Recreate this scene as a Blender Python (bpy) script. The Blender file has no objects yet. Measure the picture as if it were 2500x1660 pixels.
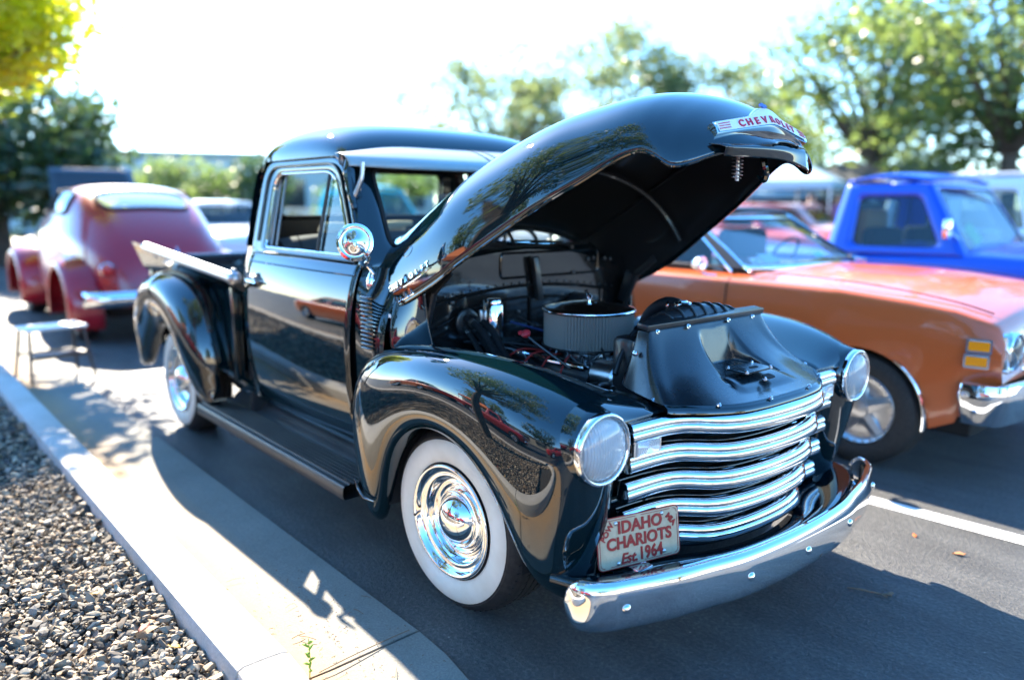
import bpy, bmesh, math, random
import numpy as np
from mathutils import Vector, Matrix
R = math.radians
random.seed(7); rng = np.random.default_rng(7)
sc = bpy.context.scene
col = sc.collection

# ------------------------------------------------------------------ camera, light, exposure
CAM = Vector((2.1239, -2.3375, 1.467)); YAW, PITCH, ROLL = 2.4316, 0.1755, 0.0051
F = Vector((math.cos(YAW)*math.cos(PITCH), math.sin(YAW)*math.cos(PITCH), -math.sin(PITCH)))
RT = F.cross(Vector((0, 0, 1))).normalized(); UP = RT.cross(F)
RT, UP = math.cos(ROLL)*RT + math.sin(ROLL)*UP, -math.sin(ROLL)*RT + math.cos(ROLL)*UP
cd = bpy.data.cameras.new('camera'); cam = bpy.data.objects.new('camera', cd); col.objects.link(cam)
M = Matrix.Identity(4)
for i in range(3):
    M[i][0], M[i][1], M[i][2], M[i][3] = RT[i], UP[i], -F[i], CAM[i]
cam.matrix_world = M
cd.sensor_fit = 'HORIZONTAL'; cd.sensor_width = 36; cd.lens = 27.13
cd.clip_start = 0.05; cd.clip_end = 2000
cd.dof.use_dof = True; cd.dof.focus_distance = 2.6; cd.dof.aperture_fstop = 0.86
sc.camera = cam
SUN = Vector((-1.40, 0.30, 1.0)).normalized()
w = bpy.data.worlds.new('World'); sc.world = w; w.use_nodes = True
nt = w.node_tree; bg = nt.nodes['Background']
sky = nt.nodes.new('ShaderNodeTexSky'); sky.sky_type = 'NISHITA'; sky.sun_disc = False
sky.sun_elevation = math.asin(SUN.z); sky.sun_rotation = math.atan2(SUN.x, SUN.y)
sky.air_density = 1.0; sky.dust_density = 0.45; sky.ozone_density = 4.0; sky.altitude = 1500
hsv = nt.nodes.new('ShaderNodeHueSaturation'); hsv.inputs['Saturation'].default_value = 1.2; hsv.inputs['Hue'].default_value = .495
nt.links.new(sky.outputs[0], hsv.inputs['Color']); nt.links.new(hsv.outputs[0], bg.inputs[0]); bg.inputs[1].default_value = 0.15
sd = bpy.data.lights.new('sun', 'SUN'); sd.energy = 5.0; sd.angle = R(0.53); sd.color = (1, 0.89, 0.72)
so = bpy.data.objects.new('sun', sd); col.objects.link(so)
so.rotation_euler = (-SUN).to_track_quat('-Z', 'Y').to_euler()
sc.view_settings.view_transform = 'Standard'; sc.view_settings.look = 'None'
sc.view_settings.exposure = 2.55; sc.view_settings.gamma = 1.0
sc.cycles.max_bounces = 8; sc.cycles.glossy_bounces = 5; sc.cycles.transparent_max_bounces = 24
sc.cycles.sample_clamp_indirect = 6; sc.cycles.use_denoising = True
sc.cycles.caustics_reflective = False; sc.cycles.caustics_refractive = False

# ------------------------------------------------------------------ materials
MATS = {}
def mat(name, color=(.5, .5, .5), rough=.5, metal=0., coat=0., trans=0., emit=None, spec=.5, ior=1.45, coat_rough=.02):
    if name in MATS: return MATS[name]
    m = bpy.data.materials.new(name); m.use_nodes = True
    b = m.node_tree.nodes['Principled BSDF']
    b.inputs['Base Color'].default_value = (*color, 1); b.inputs['Roughness'].default_value = rough
    b.inputs['Metallic'].default_value = metal; b.inputs['Coat Weight'].default_value = coat
    b.inputs['Coat Roughness'].default_value = coat_rough
    b.inputs['Transmission Weight'].default_value = trans; b.inputs['Specular IOR Level'].default_value = spec
    b.inputs['IOR'].default_value = ior
    if emit: b.inputs['Emission Color'].default_value = (*emit[0], 1); b.inputs['Emission Strength'].default_value = emit[1]
    MATS[name] = m
    return m
def bsdf(m): return m.node_tree.nodes['Principled BSDF']
def N(m, t, **kw):
    n = m.node_tree.nodes.new(t)
    for k, v in kw.items(): setattr(n, k, v)
    return n
def L(m, a, b): m.node_tree.links.new(a, b)
def objco(m, scale=(1, 1, 1)):
    t = N(m, 'ShaderNodeTexCoord'); mp = N(m, 'ShaderNodeMapping'); mp.inputs['Scale'].default_value = scale
    L(m, t.outputs['Object'], mp.inputs['Vector']); return mp.outputs['Vector']
def noise(m, vec, scale, detail=4, rough=.55):
    n = N(m, 'ShaderNodeTexNoise'); n.inputs['Scale'].default_value = scale; n.inputs['Detail'].default_value = detail
    n.inputs['Roughness'].default_value = rough; L(m, vec, n.inputs['Vector']); return n.outputs['Fac']
def ramp(m, fac, stops, interp='LINEAR'):
    r = N(m, 'ShaderNodeValToRGB'); r.color_ramp.interpolation = interp
    while len(r.color_ramp.elements) < len(stops): r.color_ramp.elements.new(.5)
    for e, (p, c) in zip(r.color_ramp.elements, stops):
        e.position = p; e.color = (*c, 1) if len(c) == 3 else c
    L(m, fac, r.inputs['Fac']); return r.outputs['Color']
def bump(m, height, strength=.3, dist=.01):
    b = N(m, 'ShaderNodeBump'); b.inputs['Strength'].default_value = strength; b.inputs['Distance'].default_value = dist
    L(m, height, b.inputs['Height']); L(m, b.outputs['Normal'], bsdf(m).inputs['Normal'])
def mixc(m, fac, a, b, blend='MIX'):
    x = N(m, 'ShaderNodeMix', data_type='RGBA', blend_type=blend)
    for s, v in ((0, fac), (6, a), (7, b)):
        if hasattr(v, 'is_output'): L(m, v, x.inputs[s])
        else: x.inputs[s].default_value = (*v, 1) if isinstance(v, tuple) and len(v) == 3 else v
    return x.outputs[2]

def paint(name, color, flake=0.0):
    m = mat(name, color, .35 if not flake else .3, flake, 1.0)
    return m
BLACK = mat('black_gloss_paint', (.0012, .0085, .0115), .5, 0, 1.0, spec=.0, coat_rough=.012)
bsdf(BLACK).inputs['Coat IOR'].default_value = 1.85
# orange peel
_v = objco(BLACK); _n = noise(BLACK, _v, 9, 2)
bump(BLACK, _n, .008, .02); L(BLACK, BLACK.node_tree.nodes['Bump'].outputs[0], bsdf(BLACK).inputs['Coat Normal'])
CHROME = mat('chrome', (.86, .88, .90), .035, 1.0)
_v = objco(CHROME); _n = noise(CHROME, _v, 30, 3)
L(CHROME, ramp(CHROME, _n, [(.3, (.02,)*3), (.8, (.07,)*3)]), bsdf(CHROME).inputs['Roughness'])
DULL = mat('dull_metal', (.42, .42, .43), .35, 1.0)
ALU = mat('cast_aluminium', (.55, .55, .56), .3, 1.0)
RUBBER = mat('tyre_rubber', (.018, .018, .019), .62)
_v = objco(RUBBER); _n = noise(RUBBER, _v, 60, 3)
L(RUBBER, ramp(RUBBER, _n, [(.3, (.012, .012, .013)), (.8, (.035, .032, .03))]), bsdf(RUBBER).inputs['Base Color'])
WHITEWALL = mat('whitewall_rubber', (.74, .72, .66), .5)
_v = objco(WHITEWALL); _n = noise(WHITEWALL, _v, 7, 4)
L(WHITEWALL, ramp(WHITEWALL, _n, [(.3, (.68, .61, .49)), (.65, (.80, .74, .63))]), bsdf(WHITEWALL).inputs['Base Color'])
SATIN = mat('satin_black', (.017, .018, .020), .36, 0, .25)
FLAT = mat('matt_black', (.01, .01, .011), .75)
STEP = mat('running_board_rubber', (.022, .024, .026), .42, 0, .1)
_v = objco(STEP); _n = noise(STEP, _v, 5, 5)
L(STEP, ramp(STEP, _n, [(.35, (.016, .018, .02)), (.75, (.05, .047, .043))]), bsdf(STEP).inputs['Base Color'])
COVER = mat('baffle_semigloss', (.010, .014, .018), .27, 0, .45, coat_rough=.16)
_v = objco(COVER); _n = noise(COVER, _v, 6, 5)
L(COVER, ramp(COVER, _n, [(.3, (.18,)*3), (.8, (.36,)*3)]), bsdf(COVER).inputs['Roughness'])
GLASS = mat('window_glass', (.85, .93, .92), 0.0, 0, 0, 1.0, ior=1.45)
def thin_glass(name, tint=(.82, .92, .92), refl=.10):
    if name in MATS: return MATS[name]
    m = bpy.data.materials.new(name); m.use_nodes = True; t = m.node_tree; t.nodes.remove(t.nodes['Principled BSDF'])
    a = t.nodes.new('ShaderNodeBsdfTransparent'); a.inputs[0].default_value = (*tint, 1)
    g = t.nodes.new('ShaderNodeBsdfGlossy'); g.inputs['Roughness'].default_value = .01
    lw = t.nodes.new('ShaderNodeLayerWeight'); lw.inputs[0].default_value = .5
    pw = t.nodes.new('ShaderNodeMath'); pw.operation = 'POWER'; pw.inputs[1].default_value = 4.0; t.links.new(lw.outputs['Facing'], pw.inputs[0])
    f = t.nodes.new('ShaderNodeMapRange'); f.inputs['To Min'].default_value = .05; f.inputs['To Max'].default_value = .95; t.links.new(pw.outputs[0], f.inputs['Value'])
    mx = t.nodes.new('ShaderNodeMixShader'); out = t.nodes['Material Output']
    t.links.new(f.outputs[0], mx.inputs[0]); t.links.new(a.outputs[0], mx.inputs[1]); t.links.new(g.outputs[0], mx.inputs[2])
    t.links.new(mx.outputs[0], out.inputs[0]); MATS[name] = m; return m
PANE = thin_glass('clear_pane')
LENS_CLEAR = thin_glass('clear_lens_glass', (.96, .97, .97))
PANE_DK = thin_glass('tinted_pane', (.42, .52, .54))
HLENS = mat('fluted_lamp_glass', (.95, .97, .99), .05, 0, 1.0, .58, ior=1.2)
_v = objco(HLENS); _w = N(HLENS, 'ShaderNodeTexWave'); _w.bands_direction = 'Y'; _w.inputs['Scale'].default_value = 34; L(HLENS, _v, _w.inputs['Vector']); bump(HLENS, _w.outputs['Fac'], .6, .004)
RED_LETTER = mat('red_enamel', (.36, .025, .022), .4)
WHITE_EN = mat('white_enamel', (.80, .80, .80), .25, 0, .5)
BLUE_EN = mat('blue_enamel', (.01, .05, .32), .3, 0, .5)
AMBER = mat('amber_lens', (1.0, .30, .004), .15, 0, .6)
LENS = mat('lamp_lens', (.92, .95, .97), .06, 0, 0, .92, ior=1.4)
REFL = mat('lamp_reflector', (.97, .97, .96), .07, 1.0)
CLOTH = mat('grey_seat_cloth', (.07, .072, .08), .9)
_v = objco(CLOTH); bump(CLOTH, noise(CLOTH, _v, 220, 2), .4, .004)

# ------------------------------------------------------------------ mesh helpers
def mk(name, V, Fc, m, parent=None, smooth=True, label=None):
    me = bpy.data.meshes.new(name)
    V = np.asarray(V, float).reshape(-1, 3)
    me.from_pydata(V.tolist(), [], [tuple(int(i) for i in f) for f in Fc])
    me.update()
    if isinstance(m, (list, tuple)):
        for k in m: me.materials.append(k)
    elif m: me.materials.append(m)
    if smooth:
        me.polygons.foreach_set('use_smooth', [True]*len(me.polygons))
    o = bpy.data.objects.new(name, me); col.objects.link(o)
    if parent: o.parent = parent
    if label: o['label'] = label
    return o
def from_bm(name, bm, m, parent=None, smooth=False, label=None):
    me = bpy.data.meshes.new(name); bm.to_mesh(me); bm.free()
    if m: me.materials.append(m)
    if smooth: me.polygons.foreach_set('use_smooth', [True]*len(me.polygons))
    o = bpy.data.objects.new(name, me); col.objects.link(o)
    if parent: o.parent = parent
    if label: o['label'] = label
    return o
def sharp(o, ang=35):
    me = o.data; bm = bmesh.new(); bm.from_mesh(me)
    bmesh.ops.recalc_face_normals(bm, faces=bm.faces)
    a = R(ang)
    for e in bm.edges:
        if len(e.link_faces) == 2 and e.calc_face_angle(0) > a: e.smooth = False
    bm.to_mesh(me); bm.free(); return o
class MB:
    """collects shapes into one mesh"""
    def __init__(s): s.V = []; s.F = []
    def add(s, V, Fc):
        n = len(s.V); s.V += [tuple(map(float, v)) for v in V]; s.F += [tuple(i+n for i in f) for f in Fc]; return s
    def box(s, c, size, rot=None, bev=0):
        x, y, z = (k/2 for k in size)
        if bev <= 0:
            V = [(sx*x, sy*y, sz*z) for sx in (-1, 1) for sy in (-1, 1) for sz in (-1, 1)]
            Fc = [(0, 1, 3, 2), (4, 6, 7, 5), (0, 4, 5, 1), (2, 3, 7, 6), (0, 2, 6, 4), (1, 5, 7, 3)]
        else:
            bm = bmesh.new(); bmesh.ops.create_cube(bm, size=1)
            bmesh.ops.scale(bm, vec=size, verts=bm.verts)
            bmesh.ops.bevel(bm, geom=bm.edges[:], offset=bev, segments=2, affect='EDGES', profile=.5)
            bm.verts.index_update(); V = [v.co[:] for v in bm.verts]; Fc = [[v.index for v in f.verts] for f in bm.faces]; bm.free()
        if rot is not None:
            V = [rot @ Vector(v) for v in V]
        V = [(v[0]+c[0], v[1]+c[1], v[2]+c[2]) for v in V]
        return s.add(V, Fc)
    def tube(s, pts, r, seg=10, caps=True):
        V, Fc = tube_vf(pts, r, seg, caps); return s.add(V, Fc)
    def grid(s, P, cu=False, cv=False):
        V, Fc = grid_vf(P, cu, cv); return s.add(V, Fc)
    def lathe(s, prof, seg=32, axis='z', c=(0, 0, 0), rot=None):
        V, Fc = lathe_vf(prof, seg, axis, c, rot); return s.add(V, Fc)
    def build(s, name, m, parent=None, smooth=True, label=None, ang=35):
        o = mk(name, s.V, s.F, m, parent, smooth, label)
        if smooth: sharp(o, ang)
        return o
def grid_vf(P, cu=False, cv=False):
    P = np.asarray(P, float); a, b = P.shape[:2]; Fc = []
    for i in range(a if cu else a-1):
        for j in range(b if cv else b-1):
            i2, j2 = (i+1) % a, (j+1) % b
            Fc.append((i*b+j, i2*b+j, i2*b+j2, i*b+j2))
    return P.reshape(-1, 3).tolist(), Fc
def tube_vf(pts, r, seg=10, caps=True):
    P = np.asarray(pts, float); n = len(P); rr = np.full(n, r, float) if np.isscalar(r) else np.asarray(r, float)
    T = np.gradient(P, axis=0); T /= np.linalg.norm(T, axis=1)[:, None]+1e-12
    ref = np.array([0, 0, 1.]) if abs(T[0][2]) < .9 else np.array([1., 0, 0])
    u = np.cross(T[0], ref); u /= np.linalg.norm(u); rings = []
    for i in range(n):
        u = u-T[i]*(u@T[i]); u /= np.linalg.norm(u); v = np.cross(T[i], u)
        a = np.linspace(0, 2*np.pi, seg, endpoint=False)
        rings.append(P[i]+rr[i]*(np.cos(a)[:, None]*u+np.sin(a)[:, None]*v))
    V, Fc = grid_vf(np.array(rings), False, True)
    if caps: Fc += [tuple(range(seg))[::-1], tuple((n-1)*seg+k for k in range(seg))]
    return V, Fc
def lathe_vf(prof, seg=32, axis='z', c=(0, 0, 0), rot=None):
    a = np.linspace(0, 2*np.pi, seg, endpoint=False); rows = []
    for r, h in prof:
        x, y = r*np.cos(a), r*np.sin(a); z = np.full(seg, h)
        rows.append(np.stack({'z': (x, y, z), 'y': (x, z, y), 'x': (z, x, y)}[axis], 1))
    P = np.array(rows)
    if rot is not None: P = P @ np.array(rot.to_3x3() if hasattr(rot, 'to_3x3') else rot).T
    P = P+np.array(c)
    return grid_vf(P, False, True)
def basis(n, k, t):
    """clamped uniform cubic B-spline basis"""
    d = min(3, n-1); kn = np.concatenate([np.zeros(d), np.linspace(0, 1, n-d+1), np.ones(d)])
    B = np.zeros((len(t), n+d)); t = np.clip(t, 0, 1-1e-9)
    for i in range(n+d):
        if i+1 < len(kn): B[:, i] = (t >= kn[i]) & (t < kn[i+1])
    for p in range(1, d+1):
        nb = np.zeros_like(B)
        for i in range(n+d-p):
            a = kn[i+p]-kn[i]; b = (kn[i+p+1]-kn[i+1]) if i+p+1 < len(kn) else 0
            if a > 0: nb[:, i] += (t-kn[i])/a*B[:, i]
            if b > 0: nb[:, i] += (kn[i+p+1]-t)/b*B[:, i+1]
        B = nb
    return B[:, :n]
def bs(P, n):
    P = np.asarray(P, float); return basis(len(P), 3, np.linspace(0, 1, n)) @ P
def bsurf(C, nu, nv):
    C = np.asarray(C, float); Bu = basis(C.shape[0], 3, np.linspace(0, 1, nu)); Bv = basis(C.shape[1], 3, np.linspace(0, 1, nv))
    return np.einsum('ia,abk,jb->ijk', Bu, C, Bv)
def cr(P, n):
    """Catmull-Rom through points, even in parameter"""
    P = np.asarray(P, float); Q = np.vstack([2*P[0]-P[1], P, 2*P[-1]-P[-2]]); m = len(P)-1
    out = []
    for t in np.linspace(0, m, n):
        i = min(int(t), m-1); f = t-i; a, b, c, d = Q[i:i+4]
        out.append(.5*((2*b)+(-a+c)*f+(2*a-5*b+4*c-d)*f*f+(-a+3*b-3*c+d)*f**3))
    return np.array(out)
def mirror(P): P = np.array(P, float); P[..., 1] *= -1; return P
def solid(o, t, off=-1):
    md = o.modifiers.new('solidify', 'SOLIDIFY'); md.thickness = t; md.offset = off; return o
def thing(name, label, cat, loc=(0, 0, 0), rz=0, group=None):
    o = bpy.data.objects.new(name, None); col.objects.link(o); o.location = loc; o.rotation_euler = (0, 0, rz)
    o.empty_display_size = .1
    o['label'] = label; o['category'] = cat
    if group: o['group'] = group
    return o
def tag(o, label, cat, group=None):
    o['label'] = label; o['category'] = cat
    if group: o['group'] = group
    return o
def struct(o): o['kind'] = 'structure'; return o
def stuff(o, label=None, cat=None):
    o['kind'] = 'stuff'
    if label: o['label'] = label; o['category'] = cat
    return o
def text(name, body, size, m, mtx, parent=None, ext=.002, offset=0., shear=0., spacing=1., bev=0., xs=1.):
    cu = bpy.data.curves.new(name, 'FONT'); cu.body = body; cu.size = size; cu.extrude = ext; cu.offset = offset
    cu.shear = shear; cu.space_character = spacing; cu.align_x = 'CENTER'; cu.align_y = 'CENTER'; cu.bevel_depth = bev; cu.resolution_u = 4
    o = bpy.data.objects.new(name+'_tmp', cu); col.objects.link(o)
    dg = bpy.context.evaluated_depsgraph_get(); dg.update()
    me = bpy.data.meshes.new_from_object(o.evaluated_get(dg)); bpy.data.objects.remove(o); bpy.data.curves.remove(cu)
    me.transform(Matrix.Diagonal((xs, 1, 1, 1)))
    if mtx is not None: me.transform(mtx)
    me.materials.clear(); me.materials.append(m); me.name = name
    o = bpy.data.objects.new(name, me); col.objects.link(o)
    if parent: o.parent = parent
    return o
def frame(o, x, y, z=None):
    x = Vector(x).normalized(); y = Vector(y); y = (y-x*y.dot(x)).normalized(); z = x.cross(y)
    return Matrix(((x[0], y[0], z[0], o[0]), (x[1], y[1], z[1], o[1]), (x[2], y[2], z[2], o[2]), (0, 0, 0, 1)))
def copy_tree(o, parent=None):
    c = o.copy(); col.objects.link(c); c.parent = parent
    for ch in list(o.children): copy_tree(ch, c)
    return c
def rrect(w, h, r, n=6):
    """rounded rectangle loop, ccw"""
    pts = []
    for cx, cy, a0 in ((w/2-r, h/2-r, 0), (-w/2+r, h/2-r, 90), (-w/2+r, -h/2+r, 180), (w/2-r, -h/2+r, 270)):
        for k in range(n+1):
            a = R(a0+90*k/n); pts.append((cx+r*math.cos(a), cy+r*math.sin(a)))
    return pts
def plate(loop, mtx, t):
    """extruded loop: V, F (front at +z t, back at 0)"""
    n = len(loop); V = [mtx @ Vector((x, y, 0)) for x, y in loop]+[mtx @ Vector((x, y, t)) for x, y in loop]
    Fc = [tuple(range(n))[::-1], tuple(range(n, 2*n))]+[(i, (i+1) % n, n+(i+1) % n, n+i) for i in range(n)]
    return V, Fc
# ------------------------------------------------------------------ ground, gutter, kerb, gravel island
ASPH = mat('asphalt', (.06, .06, .06), .56)
_v = objco(ASPH)
_a = noise(ASPH, _v, 62, 5, .75); _b = noise(ASPH, _v, 1.1, 5, .6)
_vo = N(ASPH, 'ShaderNodeTexVoronoi'); _vo.inputs['Scale'].default_value = 170; L(ASPH, _v, _vo.inputs['Vector'])
_c1 = ramp(ASPH, _a, [(.30, (.040, .043, .048)), (.52, (.092, .091, .090)), (.70, (.18, .173, .163))])
_c2 = ramp(ASPH, _b, [(.35, (.66,)*3), (.65, (1.22,)*3)])
_d = noise(ASPH, objco(ASPH, (.35, 1.6, 1)), 2.2, 6, .7)
_c2 = mixc(ASPH, 1.0, _c2, ramp(ASPH, _d, [(.40, (.70, .70, .72)), (.55, (1.0,)*3), (.75, (1.25, 1.22, 1.18))]), 'MULTIPLY')
_mx = mixc(ASPH, 1.0, _c1, _c2, 'MULTIPLY')
_sp = ramp(ASPH, _vo.outputs['Color'], [(.0, (0, 0, 0)), (.975, (0, 0, 0)), (.985, (1, 1, 1))])
L(ASPH, mixc(ASPH, _sp, _mx, (.30, .29, .27)), bsdf(ASPH).inputs['Base Color'])
bump(ASPH, _a, 1.0, .02)
CONC = mat('concrete', (.42, .40, .37), .85)
_v = objco(CONC); _a = noise(CONC, _v, 120, 4, .7); _b = noise(CONC, _v, 3, 5, .6)
_c1 = ramp(CONC, _a, [(.25, (.38, .365, .34)), (.55, (.52, .50, .47)), (.8, (.60, .58, .55))])
_c2 = ramp(CONC, _b, [(.3, (.80, .78, .74)), (.7, (1.05, 1.05, 1.05))])
L(CONC, mixc(CONC, 1.0, _c1, _c2, 'MULTIPLY'), bsdf(CONC).inputs['Base Color']); bump(CONC, _a, .5, .004)
PAN = mat('gutter_concrete', (.33, .33, .31), .88)
_v = objco(PAN); _a = noise(PAN, _v, 140, 4, .7); _b = noise(PAN, _v, 2.3, 5, .65)
_sx = N(PAN, 'ShaderNodeSeparateXYZ'); L(PAN, _v, _sx.inputs[0])
_mr = N(PAN, 'ShaderNodeMapRange'); L(PAN, _sx.outputs['Y'], _mr.inputs['Value'])
for k, q in (('From Min', -1.45), ('From Max', -1.16), ('To Min', 1.0), ('To Max', 0.0)): _mr.inputs[k].default_value = q
_ad = N(PAN, 'ShaderNodeMath', operation='MULTIPLY'); L(PAN, _mr.outputs[0], _ad.inputs[0]); L(PAN, ramp(PAN, _b, [(.3, (.5,)*3), (.7, (1.4,)*3)]), _ad.inputs[1])
_c1 = ramp(PAN, _a, [(.25, (.16, .150, .130)), (.55, (.235, .222, .194)), (.8, (.31, .29, .255))])
_c2 = mixc(PAN, 1.0, _c1, ramp(PAN, _b, [(.3, (.82,)*3), (.7, (1.05,)*3)]), 'MULTIPLY')
L(PAN, mixc(PAN, _ad.outputs[0], _c2, (.36, .23, .115)), bsdf(PAN).inputs['Base Color']); bump(PAN, _a, .5, .004)
LINE = mat('road_paint', (.78, .78, .76), .6)
_v = objco(LINE); _a = noise(LINE, _v, 60, 5, .7)
L(LINE, ramp(LINE, _a, [(.30, (.25, .25, .25)), (.40, (.74, .74, .72)), (.8, (.82, .82, .80))]), bsdf(LINE).inputs['Base Color'])
SOIL = mat('gravel_bed', (.05, .043, .035), .95)

g = mk('asphalt_ground', [(-400, -400, 0), (400, -400, 0), (400, 400, 0), (-400, 400, 0)], [(0, 1, 2, 3)], ASPH, smooth=False); struct(g)
ICX, ICY = 0.06, -2.52           # centre of the island's rounded end
def island(off, x0=-14., n=26):
    """path along the island kerb at radius off: straight, round the end, straight back"""
    P = [(x, ICY+off) for x in np.linspace(x0, ICX, 2)]
    P += [(ICX+off*math.sin(a), ICY+off*math.cos(a)) for a in np.linspace(0, math.pi, n)[1:]]
    P += [(x0, ICY-off)]
    return P
# gutter slabs and kerb stones: each a piece of its own with an open joint
gut = struct(mk('gutter', [(-16, -4.06, .001), (ICX, -4.06, .001), (ICX, -.98, .001), (-16, -.98, .001)], [(0, 1, 2, 3)], SOIL, smooth=False))
kerb = thing('kerb', 'pale concrete kerb bordering the gravel bed along the gutter', 'kerb')
def seg_pts(a, b, n):
    return [(1-t)*a+t*b for t in np.linspace(0, 1, n)]
def sweep(sect, path_fn, s0, s1, n):
    """sect: (offset r, z) loop; path_fn(s, r) -> xy"""
    return np.array([[(*path_fn(s, r), z) for r, z in sect] for s in np.linspace(s0, s1, n)])
def pf(s, r):
    if s <= 0: return (ICX+s, ICY+r)
    a = s/1.08
    if a <= math.pi: return (ICX+r*math.sin(a), ICY+r*math.cos(a))
    return (ICX-(s-1.08*math.pi), ICY-r)
joint = [-14.4, -11.4, -8.4, -5.7, -2.95, 0.0, .85, 1.70, 2.55, 3.40, 6.4, 9.4, 12.4, 15.4]
ksec = [(.905, -.05), (.905, .045), (.905, .10), (.912, .122), (.928, .130), (.99, .131), (1.048, .129), (1.066, .122), (1.074, .105), (1.083, .04), (1.088, -.05)]
psec = [(1.084, -.05), (1.084, .006), (1.2, .004), (1.40, .010), (1.536, .014), (1.54, .010), (1.54, -.05)]
for a, b in zip(joint[:-1], joint[1:]):
    for nm, sec, m_, par in (('kerb_stone', ksec, CONC, kerb), ('gutter_slab', psec, PAN, gut)):
        gap = .006 if nm == 'kerb_stone' else .005
        n = 3 if b <= 0.001 or a > 3.3 else 8
        P = sweep(sec, pf, a+gap, b-gap, n)
        if nm == 'kerb_stone':
            P = P[[0]+list(range(len(P)))+[-1]]; c0 = P[1].mean(0); c1 = P[-2].mean(0)
            P[0] = P[1]; P[-1] = P[-2]
            P[1] = P[1]; d = (P[2]-P[1]); 
            P[0] = P[0]*.93+c0*.07; P[-1] = P[-1]*.93+c1*.07
        V, Fc = grid_vf(P); k = len(sec); m2 = len(P)
        Fc += [tuple(range(k))[::-1], tuple((m2-1)*k+i for i in range(k))]
        o = mk(nm, V, Fc, m_, par); sharp(o, 40)
soil = mk('island_soil', [(x, y, .035) for x, y in island(.93)], [tuple(range(len(island(.93))))], SOIL, smooth=False); struct(soil)

def stones(name, n, fn, smin, smax, seed):
    rg = np.random.default_rng(seed)
    ph = (1+5**.5)/2
    base = np.array([(-1, ph, 0), (1, ph, 0), (-1, -ph, 0), (1, -ph, 0), (0, -1, ph), (0, 1, ph), (0, -1, -ph), (0, 1, -ph), (ph, 0, -1), (ph, 0, 1), (-ph, 0, -1), (-ph, 0, 1)])/1.9
    tri = np.array([(0, 11, 5), (0, 5, 1), (0, 1, 7), (0, 7, 10), (0, 10, 11), (1, 5, 9), (5, 11, 4), (11, 10, 2), (10, 7, 6), (7, 1, 8), (3, 9, 4), (3, 4, 2), (3, 2, 6), (3, 6, 8), (3, 8, 9), (4, 9, 5), (2, 4, 11), (6, 2, 10), (8, 6, 7), (9, 8, 1)])
    pos = fn(rg, n)
    s = rg.uniform(0, 1, n)**1.8*(smax-smin)+smin
    V = base[None]*(1+rg.normal(0, .24, (n, 12, 1)))
    sc_ = np.stack([s*rg.uniform(.9, 1.7, n), s*rg.uniform(.6, 1.1, n), s*rg.uniform(.30, .70, n)], 1)
    V = V*sc_[:, None]
    a = rg.uniform(0, 2*np.pi, n); tx = rg.normal(0, .45, n); ty = rg.normal(0, .45, n)
    def rot(ax, t):
        c, s_ = np.cos(t), np.sin(t); o = np.zeros((n, 3, 3)); i, j = [(1, 2), (2, 0), (0, 1)][ax]; k = ax
        o[:, k, k] = 1; o[:, i, i] = c; o[:, j, j] = c; o[:, i, j] = -s_; o[:, j, i] = s_; return o
    Rm = rot(2, a) @ rot(0, tx) @ rot(1, ty)
    V = np.einsum('nij,nvj->nvi', Rm, V)+pos[:, None]
    Fa = (tri[None]+12*np.arange(n)[:, None, None]).reshape(-1, 3)
    me = bpy.data.meshes.new(name); me.vertices.add(n*12); me.vertices.foreach_set('co', V.reshape(-1))
    me.loops.add(len(Fa)*3); me.loops.foreach_set('vertex_index', Fa.reshape(-1).astype(np.int32))
    me.polygons.add(len(Fa)); me.polygons.foreach_set('loop_start', np.arange(0, len(Fa)*3, 3, dtype=np.int32))
    me.update(calc_edges=True)
    pal = np.array([(.28, .23, .17), (.19, .155, .115), (.36, .29, .205), (.09, .08, .068), (.035, .034, .034), (.25, .175, .11), (.13, .105, .082), (.20, .175, .145)])
    c = pal[rg.integers(0, len(pal), n)]*rg.uniform(.65, 1.7, (n, 1))
    at = me.color_attributes.new('tint', 'FLOAT_COLOR', 'POINT')
    at.data.foreach_set('color', np.repeat(np.concatenate([c, np.ones((n, 1))], 1), 12, 0).reshape(-1).astype(np.float32))
    me.materials.append(STONE); me.shade_flat()
    o = bpy.data.objects.new(name, me); col.objects.link(o); return o
STONE = mat('crushed_stone', (.3, .3, .3), .8)
_at = N(STONE, 'ShaderNodeVertexColor'); _at.layer_name = 'tint'; L(STONE, _at.outputs['Color'], bsdf(STONE).inputs['Base Color'])
def near_fn(rg, n):
    x = ICX+.3-rg.uniform(0, 1, n)**1.5*5.6; y = rg.uniform(-2.9, ICY+.90, n)
    d = np.hypot(np.maximum(x-ICX, 0), y-ICY); k = d > .90; y[k] = rg.uniform(-2.9, -1.9, k.sum()); x[k] = np.minimum(x[k], ICX)
    return np.stack([x, y, .045+rg.uniform(0, 1, n)**2*.035+.012*np.sin(x*5)*np.sin(y*7+1)], 1)
stuff(stones('gravel', 30000, near_fn, .0055, .0195, 3), 'angular grey and tan crushed gravel filling the bed behind the kerb', 'gravel')
def far_fn(rg, n):
    x = rg.uniform(-12, ICX+.8, n); y = rg.uniform(ICY-.9, ICY+.9, n)
    k = np.hypot(np.maximum(x-ICX, 0), y-ICY) > .89; x[k] = -rg.uniform(5.5, 11, k.sum())
    k = (x > -4.6) & (y > -2.85); y[k] = rg.uniform(ICY-.88, -2.9, k.sum()); k = np.hypot(np.maximum(x-ICX, 0), y-ICY) > .89; x[k] = -rg.uniform(.1, 5, k.sum())
    return np.stack([x, y, np.full(n, .045)+rg.uniform(0, .03, n)], 1)
stuff(stones('far_gravel', 15000, far_fn, .018, .036, 5), 'coarser gravel over the rest of the planting island', 'gravel')

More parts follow.
